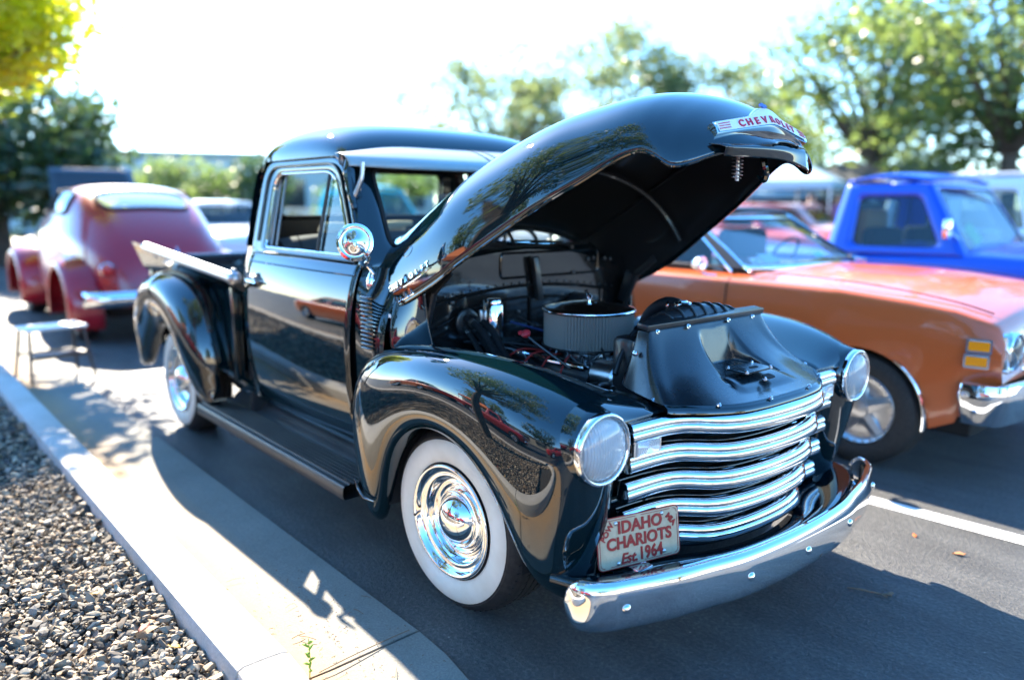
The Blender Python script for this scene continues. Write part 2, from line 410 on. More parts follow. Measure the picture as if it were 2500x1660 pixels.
# painted bay lines (4 mm above the asphalt)
def line(name, a, b, wd, lab, z=.004):
    a = Vector((*a, 0)); b = Vector((*b, 0)); t = (b-a).normalized(); s = Vector((-t.y, t.x, 0))*wd/2
    o = mk(name, [(*(a+s).xy, z), (*(a-s).xy, z), (*(b-s).xy, z), (*(b+s).xy, z)], [(0, 1, 2, 3)], LINE, g, smooth=False); return o
line('bay_line', (-3.6, 1.15), (2.2, 1.565), .105, '')
line('bay_line', (-3.6, 4.05), (2.0, 4.35), .105, '')
line('bay_line', (-4.95, -.95), (-4.75, 1.1), .12, '')

# debris
LEAFM = mat('fallen_leaf_yellow', (.45, .25, .03), .7); LEAFR = mat('fallen_leaf_red', (.20, .045, .03), .7); BARK = mat('twig_bark', (.16, .11, .075), .85)
WEED = mat('weed_green', (.16, .30, .03), .6)
def leaf(loc, s, m, rz, lab):
    P = np.array([[(-.5, 0, .02), (-.5, 0, .02)], [(-.2, -.22, .10), (-.2, .22, .06)], [(.1, -.26, .12), (.1, .26, .16)], [(.35, -.14, .07), (.35, .14, .12)], [(.55, 0, .2), (.55, 0, .2)]], float)
    P = np.stack([P[:, 0], P.mean(1)-np.array([0, 0, .06]), P[:, 1]], 1)*s
    c, s_ = math.cos(rz), math.sin(rz); Q = P.copy(); Q[..., 0] = c*P[..., 0]-s_*P[..., 1]; Q[..., 1] = s_*P[..., 0]+c*P[..., 1]
    V, Fc = grid_vf(Q); o = mk('fallen_leaf', V, Fc, m); o.location = loc; solid(o, .0008); tag(o, lab, 'leaf', 'fallen leaves'); return o
leaf((-.78, -1.80, .088), .035, LEAFM, .8, 'yellow fallen leaf standing among the gravel near the kerb')
leaf((-.42, -1.735, .09), .05, LEAFR, 2.1, 'dark red fallen leaf lying on gravel beside the kerb')
leaf((-.25, -1.69, .088), .04, LEAFM, 3.9, 'curled yellow leaf on gravel close to the kerb end')
leaf((-.25, -2.02, .09), .035, mat('fallen_leaf_orange', (.5, .12, .02), .7), 1.2, 'orange leaf on gravel at the bottom edge')
leaf((1.03, 1.12, .003), .05, mat('fallen_leaf_brown', (.30, .13, .05), .8), .4, 'dry brown leaf on sunlit asphalt near the white line')
leaf((.83, 1.17, .003), .035, MATS['fallen_leaf_orange'], 2.2, 'small orange leaf on sunlit asphalt beside the bumper')
tw = MB(); tw.tube(cr([(.867, .462, .008), (.90, .475, .012), (.945, .498, .010), (.985, .52, .008), (1.005, .545, .014)], 14), [.0035]*4+[.0042]*6+[.005, .006, .0065, .004], 7)
tw.tube([(.972, .513, .010), (.985, .50, .012), (1.0, .507, .008)], .0025, 5); tw.tube([(.985, .52, .01), (1.01, .522, .012)], .003, 5)
tag(tw.build('twig', BARK), 'short brown twig on shaded asphalt before the chrome bumper', 'twig')
rg_ = np.random.default_rng(11)
deb = MB()
for k in range(130):
    x = rg_.normal(-.22, .30); y = rg_.normal(-1.22, .10)
    if not -1.42 < y < -.99: continue
    l = rg_.uniform(.003, .012) if k % 12 else rg_.uniform(.03, .07); a = rg_.uniform(0, 6.3); dx, dy = l*math.cos(a), l*math.sin(a)
    deb.tube([(x, y, .016), (x+dx*.5+rg_.normal(0, .002), y+dy*.5, .019), (x+dx, y+dy, .016)], rg_.uniform(.0006, .0014), 5)
deb.tube(cr([(.07, -1.36, .02), (.062, -1.25, .024), (.05, -1.1, .022), (.045, -1.01, .02)], 14), .0017, 6)
stuff(deb.build('plant_litter', BARK), 'fine twigs and litter scattered in the gutter by the joint', 'litter')
wd = MB()
for k in range(9):
    z = .02+.012*k; a = k*2.4; P = np.array([(0, 0, z), (.012*math.cos(a), .012*math.sin(a), z+.010), (.02*math.cos(a), .02*math.sin(a), z+.012)])
    wd.tube(P, [.0035, .0045, .001], 5)
wd.tube([(0, 0, .0), (.004, .002, .06), (.002, 0, .135)], [.002, .0018, .0012], 5)
wo = wd.build('weed_sprout', WEED); wo.location = (.055, -1.385, .006); tag(wo, 'small green weed sprouting from the gutter joint beside the kerb', 'weed')
# ------------------------------------------------------------------ the black pickup truck
TR = thing('pickup_truck', 'glossy black vintage pickup truck with open hood, chrome grille and whitewall tyres', 'pickup truck')
def lr(name, V, Fc, m, parent=TR, labels=None, smooth=True, post=None):
    """right-hand piece and its mirrored left-hand twin"""
    out = []
    for s in (1, -1):
        W_ = np.array(V, float).copy()
        if s < 0: W_[:, 1] *= -1; F2 = [tuple(f)[::-1] for f in Fc]
        else: F2 = Fc
        o = mk(name, W_, F2, m, parent, smooth)
        if post: post(o)
        out.append(o)
    return out
# ---- front fenders
FC = [
 [(-.535,-.76,.22),(-.535,-.76,.21),(-.535,-.76,.40),(-.535,-.755,.60),(-.535,-.745,.76),(-.535,-.70,.825),(-.53,-.62,.825),(-.53,-.52,.80)],
 [(-.45,-.80,.22),(-.46,-.85,.20),(-.53,-.875,.40),(-.535,-.885,.60),(-.535,-.855,.80),(-.53,-.75,.85),(-.53,-.62,.845),(-.53,-.52,.82)],
 [(-.43,-.82,.215),(-.43,-.872,.195),(-.50,-.90,.40),(-.51,-.91,.60),(-.50,-.90,.83),(-.49,-.77,.895),(-.49,-.63,.875),(-.49,-.51,.83)],
 [(-.37,-.83,.25),(-.375,-.885,.235),(-.40,-.925,.44),(-.41,-.935,.66),(-.40,-.915,.88),(-.39,-.775,.935),(-.38,-.62,.895),(-.38,-.49,.84)],
 [(-.315,-.83,.42),(-.32,-.885,.41),(-.31,-.925,.55),(-.30,-.945,.71),(-.29,-.925,.915),(-.28,-.775,.965),(-.27,-.61,.905),(-.27,-.47,.845)],
 [(-.235,-.83,.585),(-.24,-.885,.575),(-.19,-.93,.66),(-.16,-.95,.76),(-.14,-.93,.94),(-.13,-.775,.985),(-.12,-.60,.915),(-.12,-.46,.85)],
 [(-.08,-.83,.70),(-.08,-.885,.69),(-.03,-.93,.73),(.0,-.955,.80),(.0,-.94,.96),(.02,-.775,.995),(.03,-.60,.92),(.03,-.455,.85)],
 [(.10,-.83,.715),(.10,-.885,.705),(.13,-.93,.74),(.16,-.955,.80),(.17,-.945,.96),(.19,-.775,1.0),(.2,-.60,.925),(.2,-.45,.85)],
 [(.27,-.83,.645),(.275,-.885,.635),(.30,-.93,.69),(.32,-.955,.77),(.34,-.945,.945),(.36,-.775,.99),(.36,-.61,.925),(.36,-.45,.85)],
 [(.385,-.82,.48),(.395,-.875,.47),(.44,-.925,.58),(.47,-.945,.70),(.49,-.94,.90),(.50,-.775,.965),(.49,-.63,.915),(.48,-.455,.85)],
 [(.43,-.80,.33),(.445,-.855,.315),(.52,-.895,.48),(.565,-.915,.63),(.60,-.915,.84),(.60,-.775,.935),(.58,-.65,.895),(.56,-.46,.85)],
 [(.50,-.78,.28),(.54,-.825,.265),(.58,-.855,.44),(.635,-.875,.58),(.665,-.895,.79),(.665,-.775,.905),(.63,-.665,.87),(.61,-.47,.845)],
 [(.575,-.75,.26),(.605,-.78,.25),(.625,-.79,.42),(.665,-.80,.56),(.69,-.80,.74),(.685,-.765,.86),(.655,-.67,.845),(.64,-.475,.838)],
 [(.59,-.70,.26),(.62,-.71,.25),(.635,-.71,.42),(.67,-.715,.56),(.68,-.715,.70),(.68,-.71,.815),(.665,-.65,.83),(.655,-.475,.832)],
 [(.575,-.65,.26),(.595,-.645,.25),(.60,-.64,.42),(.635,-.64,.56),(.645,-.64,.70),(.65,-.64,.805),(.66,-.60,.825),(.665,-.475,.828)],
 [(.50,-.63,.25),(.52,-.63,.24),(.53,-.625,.42),(.56,-.62,.56),(.57,-.62,.70),(.58,-.62,.78),(.60,-.58,.80),(.62,-.475,.80)],
 [(.40,-.60,.22),(.42,-.60,.22),(.44,-.60,.42),(.46,-.60,.56),(.47,-.60,.70),(.50,-.60,.76),(.54,-.56,.78),(.58,-.475,.78)],
]
P = bsurf(FC, 90, 56)
V, Fc = grid_vf(P)
fend = lr('front_fender', V, Fc, BLACK, post=lambda o: solid(o, .004, 0))
fend[0]['label'] = 'front fender over the whitewall wheel nearest the camera'; fend[1]['label'] = 'far front fender beside the orange car'
# fender trim strip low on the skirt
tv, tf = tube_vf([(-.525,-.888,.375),(-.47,-.905,.352),(-.41,-.915,.335),(-.36,-.90,.332)], [.003,.006,.006,.003], 8)
for o, s in zip(fend, (1, -1)):
    q = np.array(tv); q[:, 1] *= s; mk('trim_strip', q, tf, BLACK, o)
# fender chevron badge is absent; inner splash panels close the engine bay
ip = MB()
ip.grid([[(x, -.455+.0*x, .848), (x, -.45, .80), (x, -.45, .35)] for x in np.linspace(-.5, .6, 8)])
iv, ifc = ip.V, ip.F
lr('inner_fender', iv, ifc, SATIN)
# wheel house: dark liner around the wheel
lin = np.array([[(.12+.41*math.cos(a)*(1 if math.cos(a)<0 else .92)-.06, y, .34+.43*math.sin(a)) for y in (-.84, -.70, -.50)] for a in np.linspace(-.05, math.pi+.08, 24)])
V, Fc = grid_vf(lin); lr('wheel_house', V, Fc, FLAT)

# ---- headlights
for s in (-1, 1):
    lamp = MB(); c = (.0, .0, .0)
    rot = Matrix.Rotation(R(-2), 3, 'Y')
    ctr = (.688, s*.760, .7755)
    lamp.lathe([(.146, -.26), (.141, -.18), (.129, -.09), (.114, -.035), (.1065, -.004), (.100, .0)], 48, 'x', ctr)
    hb = lamp.build('headlight', BLACK, TR, ang=60); hb['label'] = 'round headlight with chrome ring, '+('near side' if s < 0 else 'far side')
    b = MB(); b.lathe([(.1070, -.012), (.1085, .0), (.1075, .008), (.1045, .0135), (.0995, .0145), (.0955, .011), (.094, .004), (.094, -.03)], 56, 'x', ctr); b.build('lamp_ring', CHROME, hb, ang=70)
    b = MB(); b.lathe([(.0940, .000), (.090, .009), (.074, .021), (.051, .029), (.026, .0335), (.0005, .035)], 48, 'x', ctr); b.build('lamp_lens', HLENS, hb)
    b = MB(); b.lathe([(.0935, -.004), (.086, -.018), (.075, -.034), (.062, -.050), (.044, -.062), (.022, -.071), (.0005, -.074)], 40, 'x', ctr); b.build('lamp_reflector', REFL, hb)
    b = MB(); b.lathe([(.0005, -.030), (.008, -.031), (.010, -.038), (.009, -.074)], 20, 'x', ctr); b.build('bulb_shield', ALU, hb)

# ---- grille
BAR = [(-.615,.668),(-.52,.671),(-.43,.678),(-.375,.702),(-.338,.744),(-.30,.783),(-.24,.815),(-.12,.836),(0,.840)]
BAR = np.array(BAR+[(-y, x) for y, x in BAR[-2::-1]])
grille = mk('grille', *grid_vf([[(.52, y, z) for z in (.80, .55, .30)] for y in np.linspace(-.62, .62, 9)]), FLAT, TR)
grille['label'] = 'five-bar chrome grille with black gaps'
def barpath(k, n, push=0., half=.615):
    B = BAR.copy(); f = 1-.10*k/4
    B[:, 1] = .665+(B[:, 1]-.665)*f-.012*k
    B[:, 0] *= half/.615
    Q = cr(B, n)
    for _ in range(30): Q[1:-1] = .25*Q[:-2]+.5*Q[1:-1]+.25*Q[2:]
    T = np.gradient(Q, axis=0); nn = np.stack([-T[:, 1], T[:, 0]], 1); nn /= np.linalg.norm(nn, axis=1)[:, None]
    nn *= np.sign(nn[:, 1:2]+1e-9)
    return Q, nn
BZ = [.786, .689, .591, .493, .396]
prof = [(-.034,.0275),(-.014,.0275),(-.002,.026),(.006,.021),(.010,.014),(.0115,.0075),(.0105,.0045),(.0085,.0035),(.0085,.0025),(.0115,.0005),(.0145,-.006),(.0145,-.014),(.012,-.021),(.006,-.025),(-.004,-.0265),(-.036,-.0265)]
for k, z in enumerate(BZ):
    Q, nn = barpath(k, 110, half=.615-.006*k)
    rows = np.array([[(q[1]+d*n_[1], q[0]+d*n_[0], z+h*1.2) for d, h in prof] for q, n_ in zip(Q, nn)])
    V, Fc = grid_vf(rows); m_ = len(prof)
    Fc += [tuple(range(m_)), tuple((109)*m_+i for i in range(m_))[::-1]]
    o = mk('grille_bar', V, Fc, CHROME, grille); sharp(o, 50)
for k in range(5):
    Q, nn = barpath(k, 80)
    zz = BZ[k]-.049
    pr = [(-.09,.012),(-.066,.010),(-.062,.0),(-.066,-.010),(-.09,-.012)]
    rows = np.array([[(q[1]+d*n_[1], q[0]+d*n_[0], zz+h) for d, h in pr] for q, n_ in zip(Q, nn)])
    mk('inner_bar', *grid_vf(rows), BLACK, grille)
# lower grille pan and bumper apron
Q, nn = barpath(4, 60)
AP = np.array([[(q[1]-.03, q[0], .378), (q[1]-.005, q[0], .365), (q[1]-.02, q[0], .345), (q[1]-.05, q[0], .31), (q[1]-.08, q[0], .26)] for q in Q])
mk('grille_sill', *grid_vf(AP), BLACK, TR)
bx = lambda y: .937-.058*(y/.32)**2*.327-.0 if False else None
BUMP = np.array([(-.868,.655),(-.872,.70),(-.85,.745),(-.80,.779),(-.76,.796),(-.60,.852),(-.45,.888),(-.32,.917),(-.16,.932),(0,.937)])
BUMP = np.vstack([BUMP, np.stack([-BUMP[-2::-1, 0], BUMP[-2::-1, 1]], 1)])
BQ = cr(BUMP, 150); T = np.gradient(BQ, axis=0); BN = np.stack([-T[:, 1], T[:, 0]], 1); BN /= np.linalg.norm(BN, axis=1)[:, None]
out = np.stack([BN[:, 0], BN[:, 1]], 1); sgn = np.sign((BQ[:, 0]*0.6*out[:, 0]+out[:, 1]))[:, None]; BN = out*np.where(sgn == 0, 1, sgn)
bprof = [(-.032,.4165),(-.020,.4165),(-.010,.411),(-.0035,.400),(.001,.382),(.0035,.355),(.004,.325),(.003,.295),(-.001,.270),(-.009,.254),(-.020,.247),(-.032,.246)]
def brow(i):
    e = min(i, 149-i)/11.; f = (math.sqrt(max(0, 1-(1-min(e, 1))**2))*.55+.45)*.91
    return [(BQ[i, 1]+d*BN[i, 1], BQ[i, 0]+d*BN[i, 0], .332+(z-.332)*f) for d, z in bprof]
rows = np.array([brow(i) for i in range(150)])
bumper = mk('front_bumper', *grid_vf(rows), CHROME, TR); solid(bumper, .004, 1)
bumper['label'] = 'curved chrome front bumper with five round bolts'
for y in (-.76, -.32, 0, .32, .76):
    i = int(np.argmin(abs(BQ[:, 0]-y))); n_ = Vector((BN[i, 1], BN[i, 0], 0)).normalized()
    b = MB(); rot = n_.to_track_quat('Z', 'Y').to_matrix()
    b.lathe([(.0145, -.002), (.0145, .003), (.0125, .007), (.008, .0105), (.0005, .012)], 20, 'z', (BQ[i, 1]+.001*n_.x, BQ[i, 0]+.001*n_.y, .331), rot); b.build('bumper_bolt', CHROME, bumper, ang=70)
# body coloured apron between grille and bumper
A1 = cr(np.array([(-.84,.56),(-.80,.66),(-.70,.74),(-.5,.81),(-.25,.865),(0,.88),(.25,.865),(.5,.81),(.70,.74),(.80,.66),(.84,.56)]), 70)
A0 = cr(np.array([(-.70,.52),(-.66,.55),(-.60,.58),(-.45,.62),(-.25,.72),(0,.76),(.25,.72),(.45,.62),(.60,.58),(.66,.55),(.70,.52)]), 70)
AP = np.array([[(a0[1], a0[0], .325), (a0[1]*.85+a1[1]*.15, a0[0]*.85+a1[0]*.15, .338), (a0[1]*.4+a1[1]*.6, a0[0]*.4+a1[0]*.6, .362), (a0[1]*.1+a1[1]*.9, a0[0]*.1+a1[0]*.9, .372), (a1[1]+.006, a1[0]*1.004, .366), (a1[1]+.004, a1[0]*1.004, .35)] for a0, a1 in zip(A0, A1)])
mk('bumper_apron', *grid_vf(AP), BLACK, TR)
# parking lamps beneath the ends of the top bar
for s in (-1, 1):
    Q, nn = barpath(0, 110)
    pm = frame((.668, s*.545, .7375), (-.03*s, s, 0), (0, 0, 1))
    if s < 0: pm = frame((.668, s*.545, .7375), (0, 1, 0), (0, 0, 1))
    else: pm = frame((.668, s*.545, .7375), (0, 1, 0), (0, 0, 1))
    V, Fc = plate(rrect(.128, .052, .004), pm, .010); o = mk('parking_lamp', V, Fc, CHROME, grille, False)
    V, Fc = plate(rrect(.104, .044, .004), pm @ Matrix.Translation((0, 0, .0085)), .006); mk('lamp_lens', V, Fc, mat('ribbed_lens', (.72, .74, .75), .12, .35, .6), o, False)
    b = MB()
    for k in range(6):
        r = .008+.0065*k
        b.tube([pm @ Vector((max(-.05, min(.05, r*1.25*math.cos(a))), max(-.02, min(.02, r*math.sin(a))), .0148)) for a in np.linspace(0, 2*math.pi, 25)], .0009, 5, False)
    stuff(b.build('lens_ring', CHROME, o))
# ---- number plate
PLM = mat('plate_tan', (.46, .37, .26), .45)
_v = objco(PLM); _n = noise(PLM, _v, 40, 5)
L(PLM, ramp(PLM, _n, [(.3, (.50, .36, .225)), (.7, (.62, .46, .30))]), bsdf(PLM).inputs['Base Color']); bump(PLM, noise(PLM, _v, 160, 3), .35, .002)
# corners in the photo -> plane fixed on the near half of the bumper
pmx = frame((.676, -.570, .449), (.2334, .9724, 0), (-.142, .034, .989))
PMX = pmx
V, Fc = plate(rrect(.310, .158, .017, 6), pmx, .0025)
pl = mk('license_plate', V, Fc, RED_LETTER, TR, False); pl['label'] = 'tan and red club plate fixed over the bumper'
V, Fc = plate(rrect(.304, .152, .015, 6), pmx @ Matrix.Translation((0, 0, .0018)), .0014); mk('plate_face', V, Fc, PLM, pl, False)
PT = lambda x, y, z=.0034: pmx @ Matrix.Translation((x, y, z))
text('lettering', 'IDAHO', .052, RED_LETTER, PT(.004, .043), pl, .0022, .0017, xs=1.0, spacing=1.02)
text('lettering', 'CHARIOTS', .051, RED_LETTER, PT(.0, -.004), pl, .0022, .0017, xs=.98, spacing=1.02)
text('lettering', '1964', .054, RED_LETTER, PT(.040, -.050), pl, .0022, .0017, xs=.82, spacing=1.05)
text('lettering', 'Est.', .044, RED_LETTER, PT(-.043, -.054), pl, .002, .0012, shear=.28)
text('lettering', 'POW', .026, RED_LETTER, PT(-.118, .037) @ Matrix.Rotation(R(52), 4, 'Z'), pl, .002, .0010)
text('lettering', 'MIA', .026, RED_LETTER, PT(.122, .037) @ Matrix.Rotation(R(-50), 4, 'Z'), pl, .002, .0010)
b = MB()
for x0, x1, y in ((-.125, -.012, .071), (.008, .12, .071), (-.11, -.005, -.071), (.015, .12, -.071)):
    b.tube([PT((x0, x1)[i], y, .0036).translation for i in (0, 1)], .0011, 5)
for y0, y1, x in ((-.055, .055, -.1465), (-.055, .05, .1465)):
    b.tube([PT(x, (y0, y1)[i], .0036).translation for i in (0, 1)], .0011, 5)
for sx in (-1, 1):
    for sy in (-1, 1):
        b.tube([PT(sx*(.132+.0145*math.sin(a)), sy*(.057+.0145*math.cos(a)), .0036).translation for a in np.linspace(0, math.pi/2, 7)], .0011, 5)
b.build('border_line', RED_LETTER, pl)
for x, y in ((-.086, .060), (.088, .062), (-.083, -.064), (.09, -.058)):
    b = MB(); b.lathe([(.0062, 0), (.0062, .003), (.004, .005), (.0005, .0055)], 12, 'z', PT(x, y).translation, PT(x, y).to_3x3()); b.build('plate_bolt', ALU, pl)
b = MB(); b.box((.690, -.585, .362), (.06, .07, .016), bev=.004); b.build('plate_bracket', CHROME, TR)

# ---- wheels
def wheel(loc, steer, name_label, side=-1):
    prof_t = [(.205,-.005),(.215,-.004),(.228,.004),(.262,.008),(.290,.004),(.298,-.001),(.303,-.004),(.306,-.003),(.318,-.013),(.330,-.027),(.338,-.042),(.3415,-.055)]
    tread = []
    yy = -.055
    for k in range(4):
        tread += [(.3425, yy-.002), (.3432, yy-.028), (.3425, yy-.030), (.333, yy-.0305), (.333, yy-.0345)]; yy -= .035
    prof_t += tread+[(.3415,-.197),(.335,-.212),(.31,-.228),(.26,-.236),(.21,-.225)]
    t = MB(); t.lathe([(r, -side*0+(-h if side < 0 else h)) for r, h in [(r, (h)) for r, h in prof_t]], 72, 'y', (0, 0, 0))
    rim = MB()
    pr = [(.206,.0),(.209,.004),(.207,.009),(.200,.010),(.194,.006),(.188,-.006),(.180,-.014),(.172,-.0155),(.166,-.013),(.161,-.016),(.156,-.030),(.150,-.046),(.143,-.052),(.136,-.050),(.131,-.044),(.126,-.045),(.121,-.052),(.113,-.055),(.109,-.050),(.1065,-.036),(.103,-.028),(.099,-.027),(.0965,-.031),(.094,-.032),(.090,-.024),(.080,-.010),(.062,.006),(.040,.016),(.018,.021),(.0005,.022)]
    rim.lathe([(r, (h if side > 0 else -h)) for r, h in pr], 72, 'y', (0, 0, 0))
    ob = rim.build('wheel', CHROME, TR, ang=75); ob['label'] = name_label
    ob.location = loc; ob.rotation_euler = (0, 0, steer)
    ty = t.build('tyre', RUBBER, ob, ang=50)
    ww = MB(); ww.lathe([(r, (h+.0012 if side > 0 else -h-.0012)) for r, h in prof_t[1:6]], 72, 'y', (0, 0, 0)); ww.build('whitewall', WHITEWALL, ob)
    # lateral sipes on the outer tread rows
    sp = MB()
    for k in range(64):
        a = k/64*2*math.pi; c, s = math.cos(a), math.sin(a)
        for y0, y1, sk in ((.030, .084, .10), (.160, .208, -.10)):
            P2 = []
            for y in (y0, y1):
                aa = a+sk*(y-y0)/.05*.5; rr = .3436 if y not in (.030, .208) else .3335
                P2 += [(rr*math.cos(aa), y*(-side) if side < 0 else -y, rr*math.sin(aa))]
            sp.tube(P2, .0024, 4)
    stuff(sp.build('tread_sipe', FLAT, ob))
    vs = MB(); vs.tube([(-.170, side*.008, -.01), (-.158, side*.030, -.01), (-.152, side*.042, -.01)], [.0045, .004, .0055], 8); vs.build('valve_stem', SATIN, ob)
    br = MB(); br.lathe([(.14, -side*.12), (.14, -side*.17), (.05, -side*.17)], 24, 'y'); br.build('brake_drum', FLAT, ob)
    return ob
wheel((0, -.802, .343), .05, 'front wheel with wide whitewall tyre and chrome dished rim, near side')
wheel((-2.946, -.802, .343), 0, 'rear wheel with whitewall tyre, near side')
wheel((0, .802, .343), .05, 'far side front wheel', 1)
wheel((-2.946, .802, .343), 0, 'far side rear wheel', 1)

# ---- radiator baffle (sheet cover in front of the radiator)
nu, nv = 81, 49
TE = lambda t: np.array([.50, -.335+.67*t, 1.05])
be = cr(np.array([(.42,-.385,.86),(.53,-.425,.853),(.655,-.452,.847),(.70,-.40,.843),(.752,-.33,.842),(.797,-.24,.842),(.815,-.12,.842),(.818,0,.842)]), 41)
be = np.vstack([be, mirror(be)[-2::-1]])
G = np.zeros((nv, nu, 3))
for i in range(nu):
    t = i/(nu-1); tt = .5+ (t-.5)
    tp = TE(min(max((t-.12)/.76, 0), 1))
    if t < .12: tp = np.array([.50-.045*(1-t/.12), -.335-.008*(1-t/.12), 1.05])
    if t > .88: tp = np.array([.50-.045*((t-.88)/.12), .335+.008*((t-.88)/.12), 1.05])
    for j in range(nv):
        s = j/(nv-1)
        p = tp*(1-s)+be[i]*s
        # gentle concavity toward the front
        k = 4*s*(1-s)
        p = p+np.array([-.055*k*max(0, 1-abs(t-.5)*2.1), 0, -.035*k*max(0, 1-abs(t-.5)*1.6)])
        # recess
        hw = .095+.05*s+.10*max(0, s-.45)**1.2
        u = abs(p[1]-.012)
        a = 1-np.clip((u-hw+.022)/.022, 0, 1); a = a*a*(3-2*a)
        inz = np.clip((s-.015)/.03, 0, 1)*np.clip((.87-s)/.07, 0, 1)
        lz = 1.045-.135*min(s/.60, 1) if s < .60 else None
        wall_x = .505+.03*min(s/.6, 1)
        if s < .60: tgt = np.array([min(p[0], wall_x), p[1], p[2]-.012*s])
        else:
            f = (s-.60)/.27; tgt = np.array([wall_x+(p[0]-wall_x)*min(f, 1), p[1], .902-.022*min(f, 1.)])
        tgt[2] = tgt[2] if s >= .60 else 1.046-(1.046-.902)*(s/.60)
        p = p+(tgt-p)*(a*inz)
        G[j, i] = p
V, Fc = grid_vf(G)
cov = mk('radiator_baffle', V, Fc, COVER, TR); solid(cov, .003); cov['label'] = 'dark sheet metal baffle in front of the radiator'
# rolled lower flange resting on the top bar
FLG = np.array([[(p[0]-.004, p[1], p[2]+.002), (p[0]+.004, p[1]*1.005, p[2]-.003), (p[0]+.014, p[1]*1.01, p[2]-.008), (p[0]+.016, p[1]*1.01, p[2]-.022)] for p in be[12:-12]])
mk('baffle_flange', *grid_vf(FLG), BLACK, cov)
pmx = frame((.662, .012, .900), (0, 1, 0), (-1, 0, .06))
V, Fc = plate(rrect(.165, .085, .012), pmx, .006); lp = mk('latch_plate', V, Fc, COVER, cov, False)
b = MB(); b.add(*plate(rrect(.045, .016, .006), PMX*0 if False else pmx @ Matrix.Translation((.018, -.006, .0066)), .0008)); b.add(*plate(rrect(.02, .034, .006), pmx @ Matrix.Translation((-.04, .008, .0066)), .0008)); b.add(*plate(rrect(.012, .05, .004), pmx @ Matrix.Translation((-.062, .0, .0066)), .0008)); b.build('latch_slot', FLAT, lp, False)
V, Fc = plate(rrect(.05, .03, .010), frame((.728, .03, .882), (0, 1, 0), (-1, 0, .25)), .004); mk('latch_opening', V, Fc, FLAT, lp, False)
BOLT = MB().lathe([(.0085, 0), (.0085, .004), (.006, .0048), (.0058, .009), (.004, .0105), (.0005, .011)], 10, 'z')
bme = BOLT.build('baffle_bolt', CHROME, cov); bolt_mesh = bme.data
def bolt_at(p, n, parent, first=[bme], nm='baffle_bolt', sc_=1.):
    o = bpy.data.objects.new(nm, bolt_mesh); col.objects.link(o); o.parent = parent; o.location = p
    o.rotation_euler = Vector(n).to_track_quat('Z', 'Y').to_euler(); o.scale = (sc_,)*3; return o
bme.location = (.625, -.062, .904); bme.rotation_euler = (0, R(4), 0)
for p in ((.700, -.062, .900), (.625, .086, .904), (.70, .086, .90), (.745, -.02, .880)): bolt_at(p, (.06, 0, 1), cov)
for p in ((.50, -.30, 1.043), (.507, -.14, 1.046), (.507, .10, 1.046), (.50, .27, 1.043)): bolt_at(p, (1, 0, .35), cov)
for i in (9, 24, 35, 47, 58, 70): q = be[i]; bolt_at((q[0]+.004, q[1], q[2]+.003), (.4, 0, 1), cov, sc_=.9)
bolt_at((.475, -.375, .975), (.1, -1, .1), cov, sc_=1.2)
# catwalk between fender and baffle on each side
cw = np.array([[(.44+.06*t*0, -.47, .842), (.47, -.43, .846), (.52, -.40, .846)] for t in (0, 1)])
CWP = bsurf([[(.36,-.47,.838),(.36,-.43,.835),(.36,-.38,.83)],[(.48,-.475,.842),(.47,-.43,.842),(.45,-.385,.846)],[(.60,-.48,.840),(.59,-.45,.842),(.58,-.43,.842)],[(.665,-.48,.830),(.665,-.465,.83),(.665,-.45,.83)]], 12, 8)
lr('catwalk_panel', *grid_vf(CWP), BLACK)
# radiator, cap, hose, stay rod
rad = MB(); rad.box((.43, 0, .72), (.06, .62, .56), bev=.006); ro = rad.build('radiator', SATIN, TR)
t = MB(); t.box((.478, .0, 1.062), (.05, .70, .022), bev=.004, rot=Matrix.Rotation(R(8), 3, 'Y')); t.build('support_bar', SATIN, ro)
TK = np.array([[(.43+.055*math.cos(a), y, 1.035+(.072-.045*(y/.26)**2)*math.sin(a)) for a in np.linspace(-.2, math.pi+.2, 12)] for y in np.linspace(-.27, .27, 15)])
tk = mk('top_tank', *grid_vf(TK), SATIN, ro)
rb = MB()
for y in np.linspace(-.18, .2, 7): rb.tube([(.43+.058*math.cos(a), y, 1.035+(.075-.045*(y/.26)**2)*math.sin(a)) for a in np.linspace(-.1, math.pi+.1, 10)], .005, 6)
stuff(rb.build('tank_rib', SATIN, ro))
b = MB(); b.lathe([(.0, 1.060), (.022, 1.060), (.024, 1.088), (.030, 1.089), (.033, 1.092), (.033, 1.106), (.030, 1.110), (.018, 1.111), (.016, 1.116), (.0005, 1.117)], 28, 'z', (.39, -.015, 0)); b.build('radiator_cap', CHROME, ro, ang=50)
hz = MB(); hz.tube(cr([(.40,.02,1.045),(.34,.03,1.085),(.26,.04,1.085),(.18,.05,1.03),(.14,.05,.94)], 24), .027, 12); hz.build('radiator_hose', SATIN, ro)
hz = MB(); hz.tube(cr([(.385,-.055,1.075),(.36,-.11,1.07),(.33,-.2,1.02),(.335,-.28,.945),(.35,-.335,.875)], 24), .010, 10); hz.build('overflow_hose', SATIN, ro)
